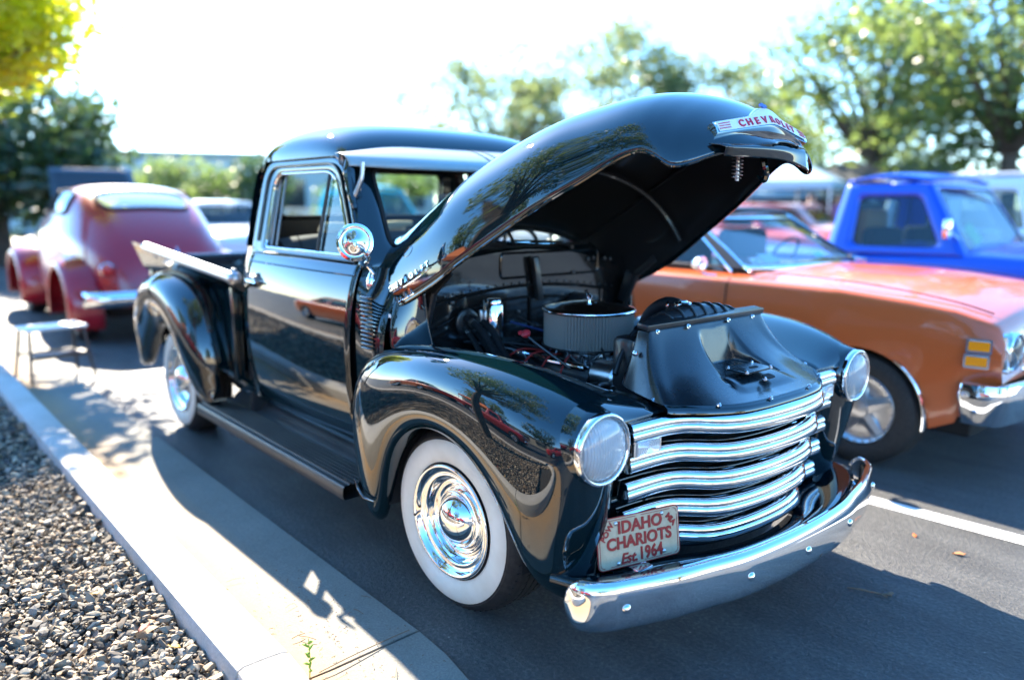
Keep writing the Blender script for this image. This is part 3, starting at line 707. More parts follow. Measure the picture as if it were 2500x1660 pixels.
# ---- engine: block, air filter, carburettor, small hardware
eng = MB(); eng.box((-.08, 0, .66), (.56, .46, .30), bev=.03); eng.box((-.10, -.20, .80), (.50, .13, .08), bev=.03, rot=Matrix.Rotation(R(-25), 3, 'X')); eng.box((-.10, .20, .80), (.50, .13, .08), bev=.03, rot=Matrix.Rotation(R(25), 3, 'X'))
en = eng.build('engine', SATIN, TR)
AFC = (-.09, -.012)
pl_n = 88; rows = []
for z in (.888, .893, 1.024, 1.029):
    rows.append([(AFC[0]+r_*math.cos(a), AFC[1]+r_*math.sin(a), z) for k in range(pl_n*2) for a in [k/(pl_n*2)*2*math.pi] for r_ in [(.188 if k % 2 else .179)]])
PLEAT = mat('filter_pleats', (.22, .20, .18), .8)
af = mk('air_filter', *grid_vf(rows, False, True), PLEAT, TR, smooth=False); af['label'] = 'round pleated air filter with chrome lid'
b = MB(); b.lathe([(.193, 1.027), (.196, 1.030), (.196, 1.036), (.190, 1.041), (.165, 1.045), (.15, 1.046), (.12, 1.056), (.07, 1.064), (.03, 1.065), (.0005, 1.065)], 64, 'z', (*AFC, 0)); b.build('filter_lid', CHROME, af, ang=60)
b = MB(); b.lathe([(.196, .890), (.196, .884), (.17, .876), (.05, .868)], 64, 'z', (*AFC, 0)); b.build('filter_base', SATIN, af)
b = MB(); b.lathe([(.006, 1.064), (.006, 1.075), (.011, 1.076), (.011, 1.09), (.0005, 1.091)], 12, 'z', (*AFC, 0))
for s in (-1, 1): b.tube([(AFC[0]-.012*s, AFC[1]+.008*s, 1.083), (AFC[0]-.024*s, AFC[1]+.018*s, 1.092), (AFC[0]-.028*s, AFC[1]+.02*s, 1.085)], [.004, .007, .005], 8)
b.build('wing_nut', CHROME, af)
cb = MB(); r2 = np.random.default_rng(3)
cb.box((-.09, -.02, .845), (.14, .15, .05), bev=.008); cb.box((-.09, -.02, .815), (.17, .18, .02), bev=.004); cb.box((-.05, -.11, .845), (.06, .05, .04), bev=.008); cb.box((-.02, -.04, .84), (.05, .07, .035), bev=.008)
for k in range(16): cb.lathe([(.006, -.006), (.006, .006), (.003, .009), (.0005, .009)], 8, 'x', (-.02+r2.uniform(-.02, .03), -.02+r2.uniform(-.11, .09), .84+r2.uniform(-.025, .025)))
cb.build('carburettor', ALU, TR)
lk = MB()
for k in range(9):
    a = np.array((-.02+r2.uniform(-.1, .08), -.12+r2.uniform(-.04, .06), .83+r2.uniform(-.03, .04))); lk.tube(cr([a, a+r2.normal(0, .05, 3)+(0.03, -.02, .0), a+r2.normal(0, .07, 3)+(.06, -.05, -.03)], 10), .0035, 6)
stuff(lk.build('fuel_line', DULL, TR))
b = MB(); b.box((-.12, -.215, .83), (.05, .035, .035), bev=.005); b.build('coil_cap', RED_LETTER, TR)
b = MB(); b.tube(cr([(.0, -.43, .972), (.03, -.41, .945), (.08, -.37, .90), (.12, -.33, .86)], 14), .0055, 8); ds = b.build('dipstick_tube', SATIN, TR)
b = MB(); b.lathe([(.0005, -.014), (.013, -.011), (.019, -.002), (.019, .004), (.011, .012), (.0005, .014)], 14, 'z', (-.008, -.437, .985), Matrix.Rotation(R(35), 3, 'X')); b.lathe([(.0005, -.01), (.011, -.006), (.012, .004), (.0005, .01)], 10, 'z', (-.025, -.447, .987)); b.build('dipstick_handle', mat('red_rubber', (.38, .02, .03), .45), ds)
b = MB(); b.lathe([(.0005,.885),(.036,.887),(.040,.895),(.040,1.045),(.037,1.050),(.030,1.051),(.030,1.068),(.027,1.071),(.0005,1.072)], 36, 'z', (-.37, -.295, 0)); b.build('chrome_canister', CHROME, TR, ang=50)
b = MB(); b.box((-.40, -.335, 1.0), (.012, .03, .05), bev=.003); b.build('canister_bracket', DULL, TR)
# bulkhead disc with hoses
b = MB(); b.lathe([(.0005, .012), (.05, .012), (.058, .008), (.060, 0)], 36, 'x', (-.475, -.36, .965)); bd = b.build('bulkhead_disc', SATIN, TR)
hoses = [((-.462,-.345,.985),(-.36,-.33,.96),(-.24,-.36,.88),(-.12,-.40,.83)), ((-.462,-.375,.985),(-.37,-.37,.95),(-.25,-.39,.875),(-.12,-.42,.82)), ((-.462,-.35,.945),(-.38,-.36,.91),(-.27,-.385,.85),(-.15,-.43,.80)), ((-.462,-.38,.945),(-.39,-.39,.905),(-.28,-.42,.845),(-.15,-.45,.80))]
for k, h in enumerate(hoses):
    b = MB(); b.tube(cr(h, 22), .0155 if k < 2 else .012, 10); b.build('heater_hose', SATIN, bd)
    b = MB(); b.tube(cr(h, 40)[5:8], .0175 if k < 2 else .014, 12); b.build('hose_ferrule', CHROME if k > 1 else DULL, bd)
# under-hood wiring, battery shape and shroud so the bay is not empty
b = MB(); b.box((.10, .25, .76), (.18, .26, .20), bev=.01); b.build('battery', SATIN, TR)
b = MB(); b.box((.33, 0, .80), (.10, .56, .40), bev=.02); b.build('fan_shroud', SATIN, TR)
b = MB(); b.tube(cr([(.20,.02,.84),(.26,-.16,.83),(.30,-.28,.80)], 12), .018, 8); b.tube(cr([(.1,-.1,.80),(.2,-.22,.80),(.22,-.34,.78)], 12), .010, 8); b.build('coolant_pipe', DULL, TR)
# wiring and small fittings
r3 = np.random.default_rng(9)
WIRE = [mat('wire_black', (.015, .015, .016), .5), mat('wire_red', (.35, .02, .015), .5), mat('wire_grey', (.16, .16, .17), .5), mat('wire_blue', (.02, .05, .2), .5)]
for k in range(16):
    a = np.array((r3.uniform(-.47, -.40), r3.uniform(-.42, .45), r3.uniform(.86, 1.02))); e = np.array((r3.uniform(-.2, .25), r3.uniform(-.40, .36), r3.uniform(.80, .88)))
    b = MB(); b.tube(cr([a, a*.6+e*.4+r3.normal(0, .05, 3), a*.25+e*.75+np.array((0, 0, r3.uniform(-.06, .05))), e], 16), r3.uniform(.0028, .0055), 6); b.build('wire', WIRE[int(r3.integers(0, 8)) % 4 if k % 3 == 0 else 0], en)
b = MB(); b.lathe([(.0005, .06), (.05, .06), (.058, .05), (.058, -.05), (.04, -.06)], 24, 'x', (.22, -.22, .83)); b.lathe([(.034, .062), (.036, .066), (.030, .072), (.036, .078), (.034, .082), (.0005, .082)], 24, 'x', (.22, -.22, .83)); b.build('alternator', ALU, en)
b = MB(); b.lathe([(.0005, .10), (.05, .10), (.10, .07), (.115, .03), (.115, .0)], 32, 'x', (-.49, .33, .93)); b.build('brake_booster', SATIN, en)
b = MB(); b.box((-.34, .33, .95), (.10, .06, .05), bev=.008); b.build('master_cylinder', ALU, en)
for s_ in (-1, 1):
    b = MB(); b.box((-.10, s_*.225, .835), (.46, .10, .03), bev=.012, rot=Matrix.Rotation(R(25*s_), 3, 'X')); vc = b.build('valve_cover', CHROME, en)
    for k in range(4): b = MB(); b.tube(cr([(-.26+k*.11, s_*.27, .80), (-.26+k*.11, s_*.33, .82), (-.20+k*.09, s_*.30, .88), (-.2+k*.05, s_*.16, .86)], 12), .0042, 6); b.build('plug_lead', WIRE[1 if s_ < 0 else 0], en)
for k, p_ in enumerate(((.40,.06,1.05),(.30,.035,1.085),(.16,.05,.98))):
    b = MB(); b.lathe([(.0295, -.006), (.0305, 0), (.0295, .006)], 18, 'x', p_); b.build('hose_clamp', CHROME, ro)
# ---- firewall and cowl
ft = cr(np.array([(-.70,1.04),(-.66,1.125),(-.55,1.185),(-.38,1.225),(-.19,1.25),(0,1.262)]), 21); ft = np.vstack([ft, np.stack([-ft[-2::-1, 0], ft[-2::-1, 1]], 1)])
FW = np.array([[(-.50, y, z*(1-s)+.42*s) for s in np.linspace(0, 1, 12)] for y, z in ft])
FWM = mat('firewall_gloss', (.010, .009, .009), .16, 0, .8)
_v = objco(FWM); bump(FWM, noise(FWM, _v, 7, 3), .10, .03)
fw = mk('firewall', *grid_vf(FW), FWM, TR)
def relief(loop3, r, nm='firewall_bead'):
    b = MB(); b.tube(loop3, r, 8, False); return b.build(nm, FWM, fw)
lp_ = [(-.498, .158+x, 1.182+z+.012*math.cos((x)*2.2)) for x, z in rrect(.62, .11, .02)]; relief(lp_+[lp_[0]], .006, 'panel_bead')
relief([(-.497, y, 1.098-.18*(y**2)) for y in np.linspace(-.62, .62, 30)], .008)
for y in (.02, .40, .50, -.25): relief([(-.498, y, 1.05), (-.498, y, .80)], .009)
relief(cr([(-.498,-.5,.95),(-.498,-.3,1.02),(-.498,.0,1.045),(-.498,.3,1.02),(-.498,.5,.95)], 24), .007)
b = MB()
for y, z in ((.40,1.20),(.44,1.205),(.52,1.20),(.56,1.195),(-.05,.98),(.30,1.14),(-.42,1.05)): b.lathe([(.011, -.004), (.011, .004), (.006, .007), (.0005, .007)], 12, 'x', (-.495, y, z))
stuff(b.build('firewall_plug', SATIN, fw))
b = MB()
for k in range(26): b.lathe([(.0045, 0), (.0045, .003), (.0005, .004)], 8, 'x', (-.495, -.60+k*.047, 1.112-.16*(-.60+k*.047)**2))
stuff(b.build('firewall_screw', SATIN, fw))
b = MB(); b.box((-.475, .045, 1.13), (.03, .035, .20), bev=.006, rot=Matrix.Rotation(R(10), 3, 'X')); b.build('hood_stop', SATIN, fw)
WB = cr(np.array([(-.735,-.665,1.205),(-.66,-.615,1.218),(-.45,-.575,1.235),(-.22,-.555,1.25),(0,-.55,1.255)])[:, [1, 0, 2]], 21)
WB = np.vstack([WB, mirror(WB)[-2::-1]])
cwt = np.array([[(-.50, y, z), (-.515, y*1.01, z+.012), (-.545, y*1.01, z+.014), (w_[0]+.0, w_[1], w_[2]-.005), (w_[0]-.06, w_[1], w_[2]-.01)] for (y, z), w_ in zip(ft, WB)])
cwt = np.array([bs(r_, 9) for r_ in cwt])
mk('cowl_top', *grid_vf(cwt), BLACK, TR)
# cowl side panel with louvres (right and left)
CS = bsurf([[(x, y*(1-f)+y2*f, z) for z, y, y2 in ((.46,-.745,-.745),(.60,-.775,-.775),(.80,-.785,-.785),(.98,-.785,-.778),(1.08,-.775,-.725),(1.14,-.765,-.690),(1.205,-.735,-.670))] for x, f in ((-.672, 0), (-.645, .25), (-.60, .8), (-.54, 1), (-.495, 1))], 14, 30)
CS[-1, :, 1] += .02; CS[-2, :, 1] += .006
cs = lr('cowl_side', *grid_vf(CS), BLACK)
for o, s in zip(cs, (1, -1)):
    for k in range(13):
        z = .885+k*.0172
        L0 = np.array([[(-.632+.1*t, s*(-.786-d), z+dz) for d, dz in ((0, .008), (.0075, .006), (.009, .0), (.0, -.004))] for t in np.linspace(0, 1, 6)])
        L0[0, :, 1] = s*-.785; L0[-1, :, 1] = s*-.785
        mk('louvre', *grid_vf(L0), BLACK, o)
# inner cowl return (the curved blue-reflecting sheet under the hood corner)
IR = bsurf([[(-.50,-.70,1.10),(-.49,-.735,1.0),(-.49,-.75,.90),(-.46,-.72,.85)],[(-.46,-.69,1.10),(-.45,-.72,1.0),(-.45,-.73,.92),(-.43,-.69,.865)],[(-.45,-.655,1.11),(-.44,-.67,1.02),(-.44,-.67,.94),(-.40,-.63,.875)],[(-.40,-.62,1.12),(-.40,-.61,1.05),(-.39,-.61,.95),(-.38,-.58,.87)]], 20, 20)
ir = lr('cowl_return', *grid_vf(IR), BLACK, post=lambda o: solid(o, .003))
b = MB(); b.box((-.455, -.752, 1.03), (.012, .004, .014)); b.build('rubber_bumper', WHITE_EN, TR)
b = MB()
for p in ((-.42,-.60,.985),(-.42,-.60,.925)): b.lathe([(.011, -.004), (.011, .006), (.006, .01), (.0005, .01)], 10, 'x', p)
b.build('hinge_bolt', CHROME, TR)
# hood hinges
for s in (-1, 1):
    b = MB(); b.tube([(-.46, s*.60, .88), (-.40, s*.60, 1.02), (-.36, s*.605, 1.12)], .012, 8); b.box((-.42, s*.595, 1.06), (.05, .012, .16), bev=.004, rot=Matrix.Rotation(R(20), 3, 'Y')); b.box((-.33, s*.605, 1.15), (.20, .012, .035), bev=.004, rot=Matrix.Rotation(R(-38), 3, 'Y')); b.build('hood_hinge', SATIN, TR)

# ---- hood (raised)
E_ = [(-.615,.715,1.165),(-.60,.712,1.09),(-.545,.70,1.045),(-.46,.695,1.07),(-.26,.685,1.163),(-.12,.665,1.25),(.04,.62,1.352),(.20,.575,1.452),(.34,.51,1.537),(.44,.462,1.602),(.505,.43,1.627),(.555,.415,1.615),(.605,.40,1.583),(.645,.365,1.588),(.69,.27,1.622),(.735,.14,1.648),(.755,.05,1.655)]
T_ = [(-.80,1.345),(-.785,1.36),(-.74,1.39),(-.67,1.43),(-.48,1.55),(-.33,1.638),(-.14,1.732),(.05,1.798),(.20,1.83),(.32,1.845),(.40,1.843),(.455,1.834),(.51,1.818),(.565,1.792),(.625,1.75),(.68,1.70),(.745,1.662)]
NX = [2.7,2.7,2.7,2.7,2.6,2.6,2.5,2.4,2.3,2.2,2.15,2.1,2.1,2.1,2.1,2.1,2.1]
tq = np.linspace(0, len(E_)-1, 96)
Ei = cr(E_, 96); Ti = cr(np.array(T_), 96); Ni = np.interp(tq, range(len(NX)), NX)
for arr in (Ei, Ti):       # a little smoothing keeps the reflections clean
    for _ in range(2): arr[1:-1] = .25*arr[:-2]+.5*arr[1:-1]+.25*arr[2:]
nv = 73; HG = np.zeros((96, nv, 3))
for i in range(96):
    for j in range(nv):
        ph = (j/(nv-1)-.5)*math.pi; n_ = Ni[i]
        sy = math.copysign(abs(math.sin(ph))**(2/n_), ph); c = abs(math.cos(ph))**(2/n_)
        HG[i, j] = (Ei[i, 0]*(1-c)+Ti[i, 0]*c, Ei[i, 1]*sy, Ei[i, 2]*(1-c)+Ti[i, 1]*c)
# even the parameter spacing across each section
for i in range(96):
    r_ = HG[i]; d = np.concatenate([[0], np.cumsum(np.linalg.norm(np.diff(r_, axis=0), axis=1))]); u = np.linspace(0, d[-1], nv)
    HG[i] = np.stack([np.interp(u, d, r_[:, k]) for k in range(3)], 1)
hood = mk('hood', *grid_vf(HG), BLACK, TR); hood['label'] = 'raised black alligator hood with chrome nose emblem'
solid(hood, .005, 1)
def hood_pt(i, j): return HG[int(i), int(j)]
# centre seam strip on the hood
cs_ = MB(); cs_.tube([HG[i, nv//2]+np.array((.0, 0, .001)) for i in range(4, 78)], .0028, 6); cs_.build('centre_seam', FLAT, hood)
# edge roll along the hood's lower rim
er = MB()
for j in (0, nv-1): er.tube([HG[i, j] for i in range(2, 94)], .0065, 8)
er.build('hood_edge', BLACK, hood)
# inner bracing
br = MB()
for i in (10, 30, 60): br.tube([HG[i, j]+(HG[i, nv//2]*0+np.array((.02, 0, -.025)))-np.array((0, .03*np.sign(HG[i, j, 1])*min(1, abs(HG[i, j, 1])*3), 0)) for j in range(3, nv-3, 2)], .014, 8)
for j in (14, nv-15): br.tube([HG[i, j]+np.array((.015, 0, -.02)) for i in range(6, 70, 3)], .011, 8)
stuff(br.build('hood_brace', SATIN, hood))
INN = HG.copy(); INN[..., 1] *= .985; INN[..., 0] += .008; INN[..., 2] -= .009
mk('hood_lining', *grid_vf(INN[2:93, 1:-1]), SATIN, hood)
# latch spring and hook under the nose
ls = MB()
hx = np.array((.655, -.115, 1.618))
ls.tube([hx+np.array((.016*math.cos(a)-.0, .016*math.sin(a), -.004*a/1.2)) for a in np.linspace(0, 6*2*math.pi, 90)*1.0], .0032, 5); ls.tube([hx, hx+np.array((0, 0, -.14))], .007, 8)
ls.V = [(x, y, hx[2]+(z-hx[2])*.55) for x, y, z in ls.V]
ls.build('latch_spring', DULL, hood)
hk = MB(); hk.tube(cr([(.69,-.02,1.64),(.692,-.02,1.60),(.70,-.015,1.565),(.69,-.01,1.545),(.665,-.01,1.56)], 14), [.012]*6+[.010]*5+[.006, .005, .004], 8); hk.build('latch_hook', BLACK, hood)
# front lip under the emblem (turned chrome-like edge)
LP = bsurf([[(.70-.3*y*y,y*1.0,1.664-.06*abs(y)),(.735-.35*y*y,y*.97,1.660-.05*abs(y)),(.752-.4*y*y,y*.95,1.652-.05*abs(y)),(.758-.4*y*y,y*.94,1.640-.06*max(0,y)),(.752-.4*y*y+.06*max(0,y),y*.93,1.624-.16*max(0,y)),(.748-.4*y*y+.12*max(0,y),y*.93,1.612-.22*max(0,y))] for y in (-.30,-.2,-.08,.03,.10,.155)], 26, 20)
mk('hood_lip', *grid_vf(LP), BLACK, hood); solid(bpy.context.scene.objects['hood_lip'], .004)
# emblem wrapping the nose
def surf_at(y, s):
    """point on the hood nose: s in 0..1 along stations 70..93"""
    i = 66+s*24; i0 = int(i); f = i-i0
    r_ = HG[i0]*(1-f)+HG[min(i0+1, 95)]*f
    return np.array([np.interp(y, r_[:, 1], r_[:, k]) for k in range(3)])
def emb_pt(y, v, lift):
    """v 0 bottom 1 top"""
    yy = max(-.27, min(.27, y))
    w_ = .050-.008*abs(y)/.3; ay = math.sqrt(yy*yy+.0004)-.02
    x = .700-.10*ay-.05*yy*yy; z = 1.712-.15*ay
    up = np.array([-.55, 0, .83])
    nrm = np.array([.83, np.sign(yy)*.22*min(1, abs(yy)*20), .55]); nrm /= np.linalg.norm(nrm)
    hump = .026*math.exp(-(y/.075)**4)*max(0, (v-.55)/.45)
    return np.array((x, yy, z))+up*(w_*v+hump)+nrm*lift
ys = np.linspace(-.265, .265, 61)
EMB = np.array([[emb_pt(y, v, l) for v, l in ((0, -.02), (0, .004), (.04, .010), (.5, .014), (.96, .010), (1, .004), (1, -.02))] for y in ys])
V, Fc = grid_vf(EMB); k = 7; Fc += [tuple(range(k)), tuple(60*k+i for i in range(k))[::-1]]
eb = mk('hood_emblem', V, Fc, CHROME, hood); sharp(eb, 50); eb['label'] = 'white nose emblem with red lettering'
EMF = np.array([[emb_pt(y, v, .0125+.002*(1-abs(2*v-1))) for v in np.linspace(.10, .93, 5)] for y in ys[1:-1]])
mk('emblem_face', *grid_vf(EMF), WHITE_EN, eb)
def emb_text(body, y0, dy, v, size, m):
    for k, ch in enumerate(body):
        y = y0+dy*k; p = emb_pt(y, v, .0155); q = emb_pt(y+.005, v, .0155); u = emb_pt(y, v+.1, .0155)
        text('emblem_letter', ch, size, m, frame(p, q-p, u-p), eb, .0012, .0012, xs=1.15)
emb_text('CHEVROLET', -.148, .037, .44, .034, mat('red_letter_bright', (.55, .02, .05), .35))
for v in (.3, .5, .7):
    for s in (-1, 1):
        b = MB(); b.tube([emb_pt(s*y, v, .0150) for y in (.255-.01*v, .235, .205-.01*v)], .0016, 6); b.build('emblem_stripe', MATS['red_letter_bright'], eb)
bt = [(-.028, -.006), (-.012, -.006), (-.008, -.011), (.012, -.011), (.012, -.006), (.028, -.006), (.024, .006), (.012, .006), (.008, .011), (-.012, .011), (-.012, .006), (-.024, .006)]
p = emb_pt(-.015, 1.0, .0145); V, Fc = plate([(x*.8, y*.8) for x, y in bt], frame(p, (0, 1, 0), (-.55, 0, .83)), .004); mk('emblem_bowtie', V, Fc, BLUE_EN, eb, False)
# side badges on the hood
def side_badge(body, i0, i1, j, size, s=1):
    n = len(body)
    for k, ch in enumerate(body):
        i = i0+(i1-i0)*k/(n-1) if n > 1 else i0
        a = HG[int(i), j]*(1-i % 1)+HG[int(i)+1, j]*(i % 1); t = HG[int(i)+2, j]-HG[int(i), j]; u = HG[int(i), j+1]-HG[int(i), j]
        nr = np.cross(t, u); nr = nr/np.linalg.norm(nr); nr = nr*np.sign(-nr[1])
        mtx = frame(a+nr*.006, t, np.cross(nr, t))
        text('badge_letter', ch, size, CHROME, mtx, hood, .003, .0008, xs=1.0)
side_badge('CHEVROLET', 16.2, 24.2, 3, .030)
side_badge('3100', 17.1, 20.3, 1, .030)
def hp(i, j):
    i0, j0 = int(i), int(j); a, b_ = i-i0, j-j0
    return (HG[i0, j0]*(1-a)+HG[i0+1, j0]*a)*(1-b_)+(HG[i0, j0+1]*(1-a)+HG[i0+1, j0+1]*a)*b_
for i0, i1, j in ((16.0, 24.8, 2.25), (17.0, 20.8, .45)):
    b = MB(); b.tube([hp(i, j)+np.array((0, -.003, 0)) for i in np.linspace(i0, i1, 8)], .0042, 6); b.build('badge_bar', CHROME, hood)
b = MB(); b.tube([hp(i, 5.6+(i-9)*.16)+np.array((0, -.001, 0)) for i in np.linspace(9, 24, 14)], .0022, 5); b.build('hood_side_seam', FLAT, hood)
c0 = hp(21, 7.2); mtx = frame(c0+np.array((0, -.001, 0)), hp(23, 7.2)-hp(19, 7.2), hp(21, 8.5)-hp(21, 5.5))
b = MB(); b.add(*plate([(.045*math.cos(a), .026*math.sin(a)) for a in np.linspace(0, 2*math.pi, 28, endpoint=False)], mtx @ Matrix.Translation((0, 0, -.002)), .0038)); eo = b.build('hood_release_boss', BLACK, hood)
b = MB(); b.tube([mtx @ Vector((.032*math.cos(a), .018*math.sin(a), .003)) for a in np.linspace(0, 2*math.pi, 22)], .003, 6); b.build('boss_ring', BLACK, hood)
# ---- cab
def sy(z): return -.735+max(z-1.21, 0)*.205          # tumblehome of the side glass
# doors (right and left): skin with rounded lower rear corner
DZ = [.44, .50, .60, .78, .96, 1.08, 1.16, 1.195, 1.212]; DY = [-.722, -.752, -.775, -.797, -.797, -.782, -.762, -.748, -.735]
xs = np.linspace(0, 1, 26); zs = np.linspace(0, 1, 44)
yz = bs(np.array(list(zip(DY, DZ))), 44)
DG = np.zeros((26, 44, 3))
for i, t in enumerate(xs):
    for j in range(44):
        y, z = yz[j]
        xf = -.678-.045*max(0, (1.2-z))/.75; xr = -1.785
        r = .10; 
        if z < .44+r: xr += r-math.sqrt(max(r*r-(.44+r-z)**2, 0))
        x = xr+(xf-xr)*t
        bow = .012*math.sin(math.pi*t)
        DG[i, j] = (x, y-bow, z-.0+.02*t*max(0, (.6-z))/.16)
doors = lr('door', *grid_vf(DG), BLACK, post=lambda o: solid(o, .006, 1))
doors[0]['label'] = 'near side door with chrome-edged window and round mirror'
for o, s in zip(doors, (1, -1)):
    # handle
    b = MB(); b.box((-1.70, s*-.792, 1.075), (.05, .014, .022), bev=.005); b.tube([(-1.70, s*-.80, 1.078), (-1.70, s*-.825, 1.078), (-1.66, s*-.828, 1.076), (-1.585, s*-.822, 1.072)], [.008, .009, .010, .005], 10); b.build('door_handle', CHROME, o)
    b = MB(); b.lathe([(.011, -.004), (.011, .004), (.008, .007), (.0005, .007)], 14, 'y', (-1.69, s*-.793, 1.03)); b.build('door_lock', CHROME, o)
    for z in (.62, 1.0):
        b = MB(); b.tube([(-.70, s*-.795, z-.03), (-.70, s*-.795, z+.03)], .009, 8); b.build('door_hinge', BLACK, o)
# belt moulding lines on the door
for o, s in zip(doors, (1, -1)):
    b = MB(); b.tube([(x, s*(-.768-.012*math.sin(math.pi*(x+1.785)/1.1)), 1.172) for x in np.linspace(-1.77, -.69, 10)], .005, 6); b.build('belt_line', BLACK, o)
# side window frames
def loop_round(pts, r, n=6):
    """rounded polygon from 2D corner points"""
    out = []; k = len(pts)
    for i in range(k):
        p0, p1, p2 = (np.array(pts[(i+d) % k], float) for d in (-1, 0, 1)); rr = r[i] if isinstance(r, (list, tuple)) else r
        a = p1+(p0-p1)/np.linalg.norm(p0-p1)*rr; b = p1+(p2-p1)/np.linalg.norm(p2-p1)*rr
        for t in np.linspace(0, 1, n): out.append((1-t)**2*a+2*t*(1-t)*p1+t*t*b)
    return np.array(out)
def resamp(Lp, n):
    Lp = np.vstack([Lp, Lp[:1]]); d = np.concatenate([[0], np.cumsum(np.linalg.norm(np.diff(Lp, axis=0), axis=1))]); u = np.linspace(0, d[-1], n, endpoint=False)
    return np.stack([np.interp(u, d, Lp[:, k]) for k in range(Lp.shape[1])], 1)
outer = loop_round([(-1.815,1.205),(-.665,1.205),(-.985,1.672),(-1.80,1.672)], [.01,.01,.12,.13], 10)
inner = loop_round([(-1.655,1.245),(-.765,1.245),(-1.035,1.598),(-1.645,1.60)], [.035,.02,.10,.08], 10)
def align(A, B, n):
    A = resamp(A, n); B = resamp(B, n); ca = A.mean(0); cb = B.mean(0)
    ang = lambda Q, c: np.arctan2(Q[:, 1]-c[1], Q[:, 0]-c[0])
    return A, B
def by_corner(A_c, B_c, rA, rB, n=14, m=12):
    """match rounded corner and edge samples between two quads"""
    out = []
    for pts, r in ((A_c, rA), (B_c, rB)):
        k = len(pts); L_ = []
        for i in range(k):
            p0, p1, p2 = (np.array(pts[(i+d) % k], float) for d in (-1, 0, 1)); rr = r[i]; rn = r[(i+1) % k]
            a = p1+(p0-p1)/np.linalg.norm(p0-p1)*rr; b = p1+(p2-p1)/np.linalg.norm(p2-p1)*rr
            for t in np.linspace(0, 1, n): L_.append((1-t)**2*a+2*t*(1-t)*p1+t*t*b)
            c = p2+(p1-p2)/np.linalg.norm(p1-p2)*rn
            for t in np.linspace(0, 1, m+2)[1:-1]: L_.append(b+(c-b)*t)
        out.append(np.array(L_))
    return out
SO, SI = by_corner([(-1.835,1.205),(-.665,1.205),(-.975,1.675),(-1.81,1.675)], [(-1.655,1.243),(-.775,1.243),(-1.03,1.600),(-1.645,1.602)], [.01,.01,.12,.13], [.04,.02,.10,.08])
def side_frame(s):
    rows = []
    for f, off in ((0, 0.004), (.10, -.006), (.22, -.010), (.42, -.004), (.55, -.006), (.8, -.004), (.93, .0), (1.0, .012), (1.0, .035)):
        Q = SO+(SI-SO)*f
        rows.append([(x, s*-(sy(z)+off), z) for x, z in Q])
    return np.array(rows)
for s in (-1, 1):
    P = side_frame(s); V, Fc = grid_vf(P, False, True)
    o = mk('window_frame', V, Fc, BLACK, TR); sharp(o, 60)
    b = MB(); Q = [(x, s*-(sy(z)-.004), z) for x, z in SI]; b.tube(Q+[Q[0]], .0055, 8, False); b.build('window_trim', CHROME, o)
    b = MB(); Q = [(x, s*-(sy(z)-.012), z) for x, z in (SO+(SI-SO)*.5)[14:]]; b.tube(Q, .006, 8, False); b.build('door_seal', SATIN, o)
    b = MB(); b.tube([(x, s*-(sy(z)-.008), z) for x, z in (SO*.99+SI*.01)[26:78]], .009, 8); b.build('drip_rail', BLACK, o)
    # vent window divider and panes
    b = MB(); b.tube([(-1.10, s*-sy(1.245), 1.243), (-1.085, s*-(sy(1.6)), 1.60)], .0085, 8); b.build('vent_bar', SATIN, o)
    iv_ = SI+(SI.mean(0)-SI)*.004; c0 = SI.mean(0)
    V = [(x, s*-(sy(z)+.012), z) for x, z in SI if x > -1.10]; V = [( -1.10, s*-(sy(1.245)+.012), 1.243)]+V+[(-1.09, s*-(sy(1.6)+.012), 1.60)]
    mk('vent_pane', V, [tuple(range(len(V)))], PANE, o, False)
    b = MB(); b.tube([(x, s*-(sy(z)+.03), z) for x, z in [(-1.60,1.25),(-1.60,1.595)]], .006, 6); b.tube([(-1.635, s*-(sy(1.25)+.02), 1.25), (-1.635, s*-(sy(1.59)+.02), 1.59)], .006, 6); b.build('window_channel', DULL, o)
# rear corner and back wall
RC = cr(np.array([(-1.795,-.76),(-1.86,-.758),(-1.93,-.735),(-1.97,-.66),(-1.98,-.5),(-1.985,0)]), 26); RC = np.vstack([RC, np.stack([RC[-2::-1, 0], -RC[-2::-1, 1]], 1)])
def inset(z): return np.interp(z, [.44,.6,.8,1.0,1.12,1.2,1.24,1.5,1.62,1.70], [.02,.0,-.01,-.01,.0,.015,.018,.06,.09,.14])
BW = np.array([[((x+inset(z)*.75*min(1, max(0, (-1.80-x)/.12)), y*(1-inset(z)/.76), z)) for z in np.linspace(.44, 1.24, 20)] for x, y in RC])
mk('cab_back', *grid_vf(BW), BLACK, TR)
BO, BI = by_corner([(-.735,1.24),(.735,1.24),(.655,1.70),(-.655,1.70)], [(-.535,1.385),(.535,1.385),(.53,1.645),(-.53,1.645)], [.01,.01,.14,.14], [.07,.07,.07,.07])
def backx(y, z): return -1.985+.75*inset(z)+.30*max(0, abs(y)-.52)**1.3*2.0
rows = np.array([[(backx(y, z)+d, y, z) for y, z in (BO+(BI-BO)*f)] for f, d in ((0, 0), (.25, 0), (.5, 0), (.75, 0), (.96, 0), (1, .012), (1, .04))])
ow = mk('cab_rear_wall', *grid_vf(rows, False, True), BLACK, TR)
b = MB(); Q = [(backx(y, z)+.01, y, z) for y, z in BI]; b.tube(Q+[Q[0]], .010, 8, False); b.build('rear_window_seal', FLAT, ow)
mk('rear_pane', [(backx(y, z)+.012, y, z) for y, z in BI], [tuple(range(len(BI)))], PANE, ow, False)
b = MB(); b.grid([[(backx(y, z)+.05, y, z) for z in (.5, .9, 1.24, 1.37)] for y in np.linspace(-.68, .68, 9)]); b.build('interior_trim', FLAT, ow)
